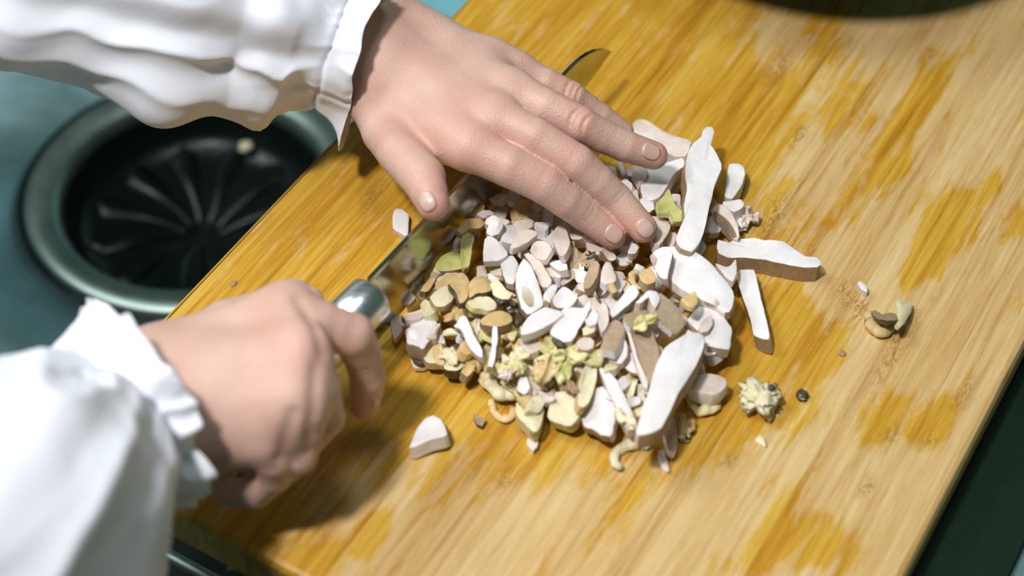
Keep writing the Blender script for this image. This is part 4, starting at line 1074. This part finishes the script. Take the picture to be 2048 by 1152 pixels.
# --- small filler pieces: nothing sets them apart but the part of the heap they lie in
def hullchunk(name, label, x, y, size, mats, seed, z, group, flat=.6, asp=1.):
    r_ = random.Random(seed)
    bm = bmesh.new(); p0 = W(x, y, z); r = size * mpp(p0) / 2
    rot = Matrix.Rotation(r_.uniform(0, 6.28), 3, 'Z') @ Matrix.Rotation(r_.uniform(-.5, .5), 3, 'X')
    for i in range(r_.choice((6, 6, 7, 8))):
        v = Vector((r_.gauss(0, 1), r_.gauss(0, 1), r_.gauss(0, 1))).normalized()
        bm.verts.new(rot @ Vector((v.x * r * asp, v.y * r / asp, v.z * r * flat)))
    res = bmesh.ops.convex_hull(bm, input=bm.verts)
    bmesh.ops.dissolve_limit(bm, angle_limit=math.radians(14), verts=bm.verts, edges=bm.edges)
    bmesh.ops.bevel(bm, geom=list(bm.edges), offset=r * .035, segments=1, affect='EDGES')
    big = sorted(bm.faces, key=lambda f: -f.calc_area())
    ds = Vector((r_.uniform(-1, 1), r_.uniform(-1, 1), r_.uniform(-.6, .5)))
    for f in bm.faces:
        f.normal_update()
        f.material_index = 1 if f.normal.dot(ds.normalized()) > .75 else 0
    o = link(name, bm_mesh(bm), mats, loc=W(x, y, z + r * flat * .6)); tag(o, label, 'mushroom piece', group); return o
POLY = [(800, 660), (800, 600), (850, 530), (890, 450), (950, 385), (1060, 390), (1180, 330), (1330, 330), (1440, 400), (1440, 450), (1380, 500), (1400, 600), (1440, 680), (1390, 780), (1340, 830), (1240, 840), (1120, 820), (1050, 810), (990, 750), (900, 720), (840, 700)]
def inside(x, y):
    c_ = False
    for i in range(len(POLY)):
        (x1, y1), (x2, y2) = POLY[i], POLY[i - 1]
        if (y1 > y) != (y2 > y) and x < (x2 - x1) * (y - y1) / (y2 - y1) + x1: c_ = not c_
    return c_
zones = [('beside the knife blade on the left of the heap', lambda x, y: x < 930), ('under the index and middle fingers', lambda x, y: y < 500 and x < 1290),
         ('at the upper right of the heap around the upright slice', lambda x, y: y < 520), ('in the lower right of the heap around the largest slice', lambda x, y: x > 1190 and y > 660),
         ('in the lower left of the heap among the frilly scraps', lambda x, y: y > 660), ('in the middle of the heap', lambda x, y: True)]
tones = [('white', [F_WHITE, F_PINK], 'small white chopped mushroom chunk'), ('pinkish', [F_PINK, S_TAN], 'small pinkish-beige chopped mushroom chunk with tan skin'),
         ('ochre', [F_ORANGE, S_TAN], 'small ochre chopped mushroom chunk'), ('yellow', [F_CREAM, F_ORANGE], 'small cream-yellow chopped mushroom chunk')]
LAND = [((1399, 380), 'upright slice with the curled tip'), ((1060, 575), 'leaf-shaped slice'), ((1340, 770), 'largest long slice'), ((1400, 560), 'oval cap slice'), ((1295, 710), 'long brown-skinned slab'),
        ((1090, 640), 'long white wedge'), ((1200, 825), 'bright white bottom slice'), ((845, 665), 'rough-edged left-edge piece'), ((935, 680), 'notched slice on edge'), ((985, 695), 'thin white strip'),
        ((995, 500), 'blocky upper-left wedge'), ((1158, 525), 'crumbly gill cluster'), ((1245, 605), 'white rectangular chunk'), ((1130, 705), 'frilly cluster'), ((885, 595), 'yellowish block by the blade'),
        ((962, 608), 'cream oval chunk'), ((1235, 480), 'index fingertip'), ((1300, 470), 'middle fingertip'), ((1325, 320), 'ring fingertip'), ((1318, 360), 'white flared slice'), ((940, 500), 'greenish-yellow upright piece'),
        ((1125, 820), 'grooved cap bit'), ((1055, 825), 'creased cap bit'), ((1225, 675), 'bent brown strip'), ((1420, 655), 'squarish slice'), ((870, 430), 'thumb tip'), ((1218, 545), 'tapered white plug'), ((1120, 380), 'index finger knuckle')]
rf = random.Random(77); placed = []; bits = []
tries = 0
while len(placed) < 330 and tries < 30000:
    tries += 1
    x, y = rf.uniform(780, 1480), rf.uniform(320, 880)
    if not inside(x, y): continue
    lay = len(placed) // 165
    if lay and (y > 740 or (x < 960 and y > 560) or x > 1300) and rf.random() < .75: continue
    if any((x - a) ** 2 + (y - b_) ** 2 < (20 if l == lay else 7) ** 2 for a, b_, l in placed): continue
    placed.append((x, y, lay))
    zi = [i for i, (t_, fn) in enumerate(zones) if fn(x, y)][0]
    if zi in (4, 0): ti = rf.choice((0, 1, 2, 3, 3, 2))
    elif zi == 1: ti = rf.choice((0, 1, 1, 0, 2, 1))
    else: ti = rf.choice((0, 0, 1, 1, 2, 3))
    z = .003 + hump(x, y) * (.30 if lay == 0 else .60)
    if y < 470 and x < 1280: z = max(z, .006 + .010 * lay)
    sz = rf.uniform(36, 60); nv_ = rf.choice((4, 4, 5, 5, 6)); a0 = rf.uniform(0, 6.28); ec = rf.uniform(.45, .95)
    pts = []
    for q in range(nv_):
        a = a0 + 6.283 * (q + rf.uniform(-.28, .28)) / nv_; rr = sz / 2 * rf.uniform(.75, 1.1)
        px_, py_ = rr * math.cos(a), rr * math.sin(a) * ec
        pts.append((x + px_ * math.cos(a0 * 3) - py_ * math.sin(a0 * 3), y + px_ * math.sin(a0 * 3) + py_ * math.cos(a0 * 3)))
    mt = tones[ti][1]
    tl = (rf.uniform(-.55, .55), rf.uniform(-.5, .35))
    if ti in (2, 3) and rf.random() < .45: o_ = ruffle('mushroom_bit', None, x, y, sz, mt[0], 200 + len(placed), z - .003, 0, rf.uniform(1, 1.5), a0, dark=mt[1])
    else: o_ = slab('mushroom_bit', None, pts, rf.uniform(.0028, .0055), mt[0], mt[0], skinm=mt[1] if ti > 1 else S_TAN, z=z + .003, tilt=tl)
    bits.append((o_, x, y, ti, sz))
# keep only the bits the photograph would show something of
dg = bpy.context.evaluated_depsgraph_get(); dg.update()
seen = {}
eye = Vector((0, 0, CAMH))
for (o, x, y, ti, sz) in bits:
    n_ = 0
    for v in o.data.vertices:
        p = o.location + v.co; d = (p - eye); L_ = d.length
        ok, loc, nn_, ii, ob, mm = SC.ray_cast(dg, eye, d.normalized(), distance=L_ + .01)
        if ok and ob.name == o.name and (loc - eye).length > L_ - .0006: n_ += 1
    if n_ < max(3, len(o.data.vertices) * .07):
        bpy.data.objects.remove(o); continue
    (lx, ly), nm = min(LAND, key=lambda q: (q[0][0] - x) ** 2 + (q[0][1] - y) ** 2)
    dx, dy = x - lx, y - ly
    an = math.degrees(math.atan2(-dy, dx)) % 360
    dr = ('right of', 'above and right of', 'above', 'above and left of', 'left of', 'below and left of', 'below', 'below and right of')[int((an + 22.5) // 45) % 8]
    near = 'just' if math.hypot(dx, dy) < 38 else 'further'
    lab = '%s %s mushroom bit %s %s the %s' % ('tiny' if sz < 44 else 'small', ('white', 'pinkish-beige', 'ochre', 'cream-yellow')[ti], near, dr, nm)
    seen.setdefault(lab, []).append(o)
for lab, os_ in seen.items():
    for o in os_:
        tag(o, lab, 'mushroom piece', lab.replace(' mushroom bit', ' mushroom bits') if len(os_) > 1 else 'loose chopped mushroom bits of the heap')
print('bits kept', sum(len(v) for v in seen.values()), 'labels', len(seen))

# crumb in the drain and pale scrap at the sink edge
crumple('food_crumb', 'cream food crumb lying on the black rubber of the drain', 0, 0, 34, CR, 95, .7, amp=.3)
bpy.context.scene.collection.objects[-1].location = tuple(W(492, 294, SINKZ - .022))
slab('vegetable_scrap', 'pale narrow scrap in the dark below the front of the board', [(452, 1137), (470, 1122), (498, 1117), (500, 1122), (484, 1133)], .0015, F_GREEN, z=ZW + .003, cat='vegetable scrap')
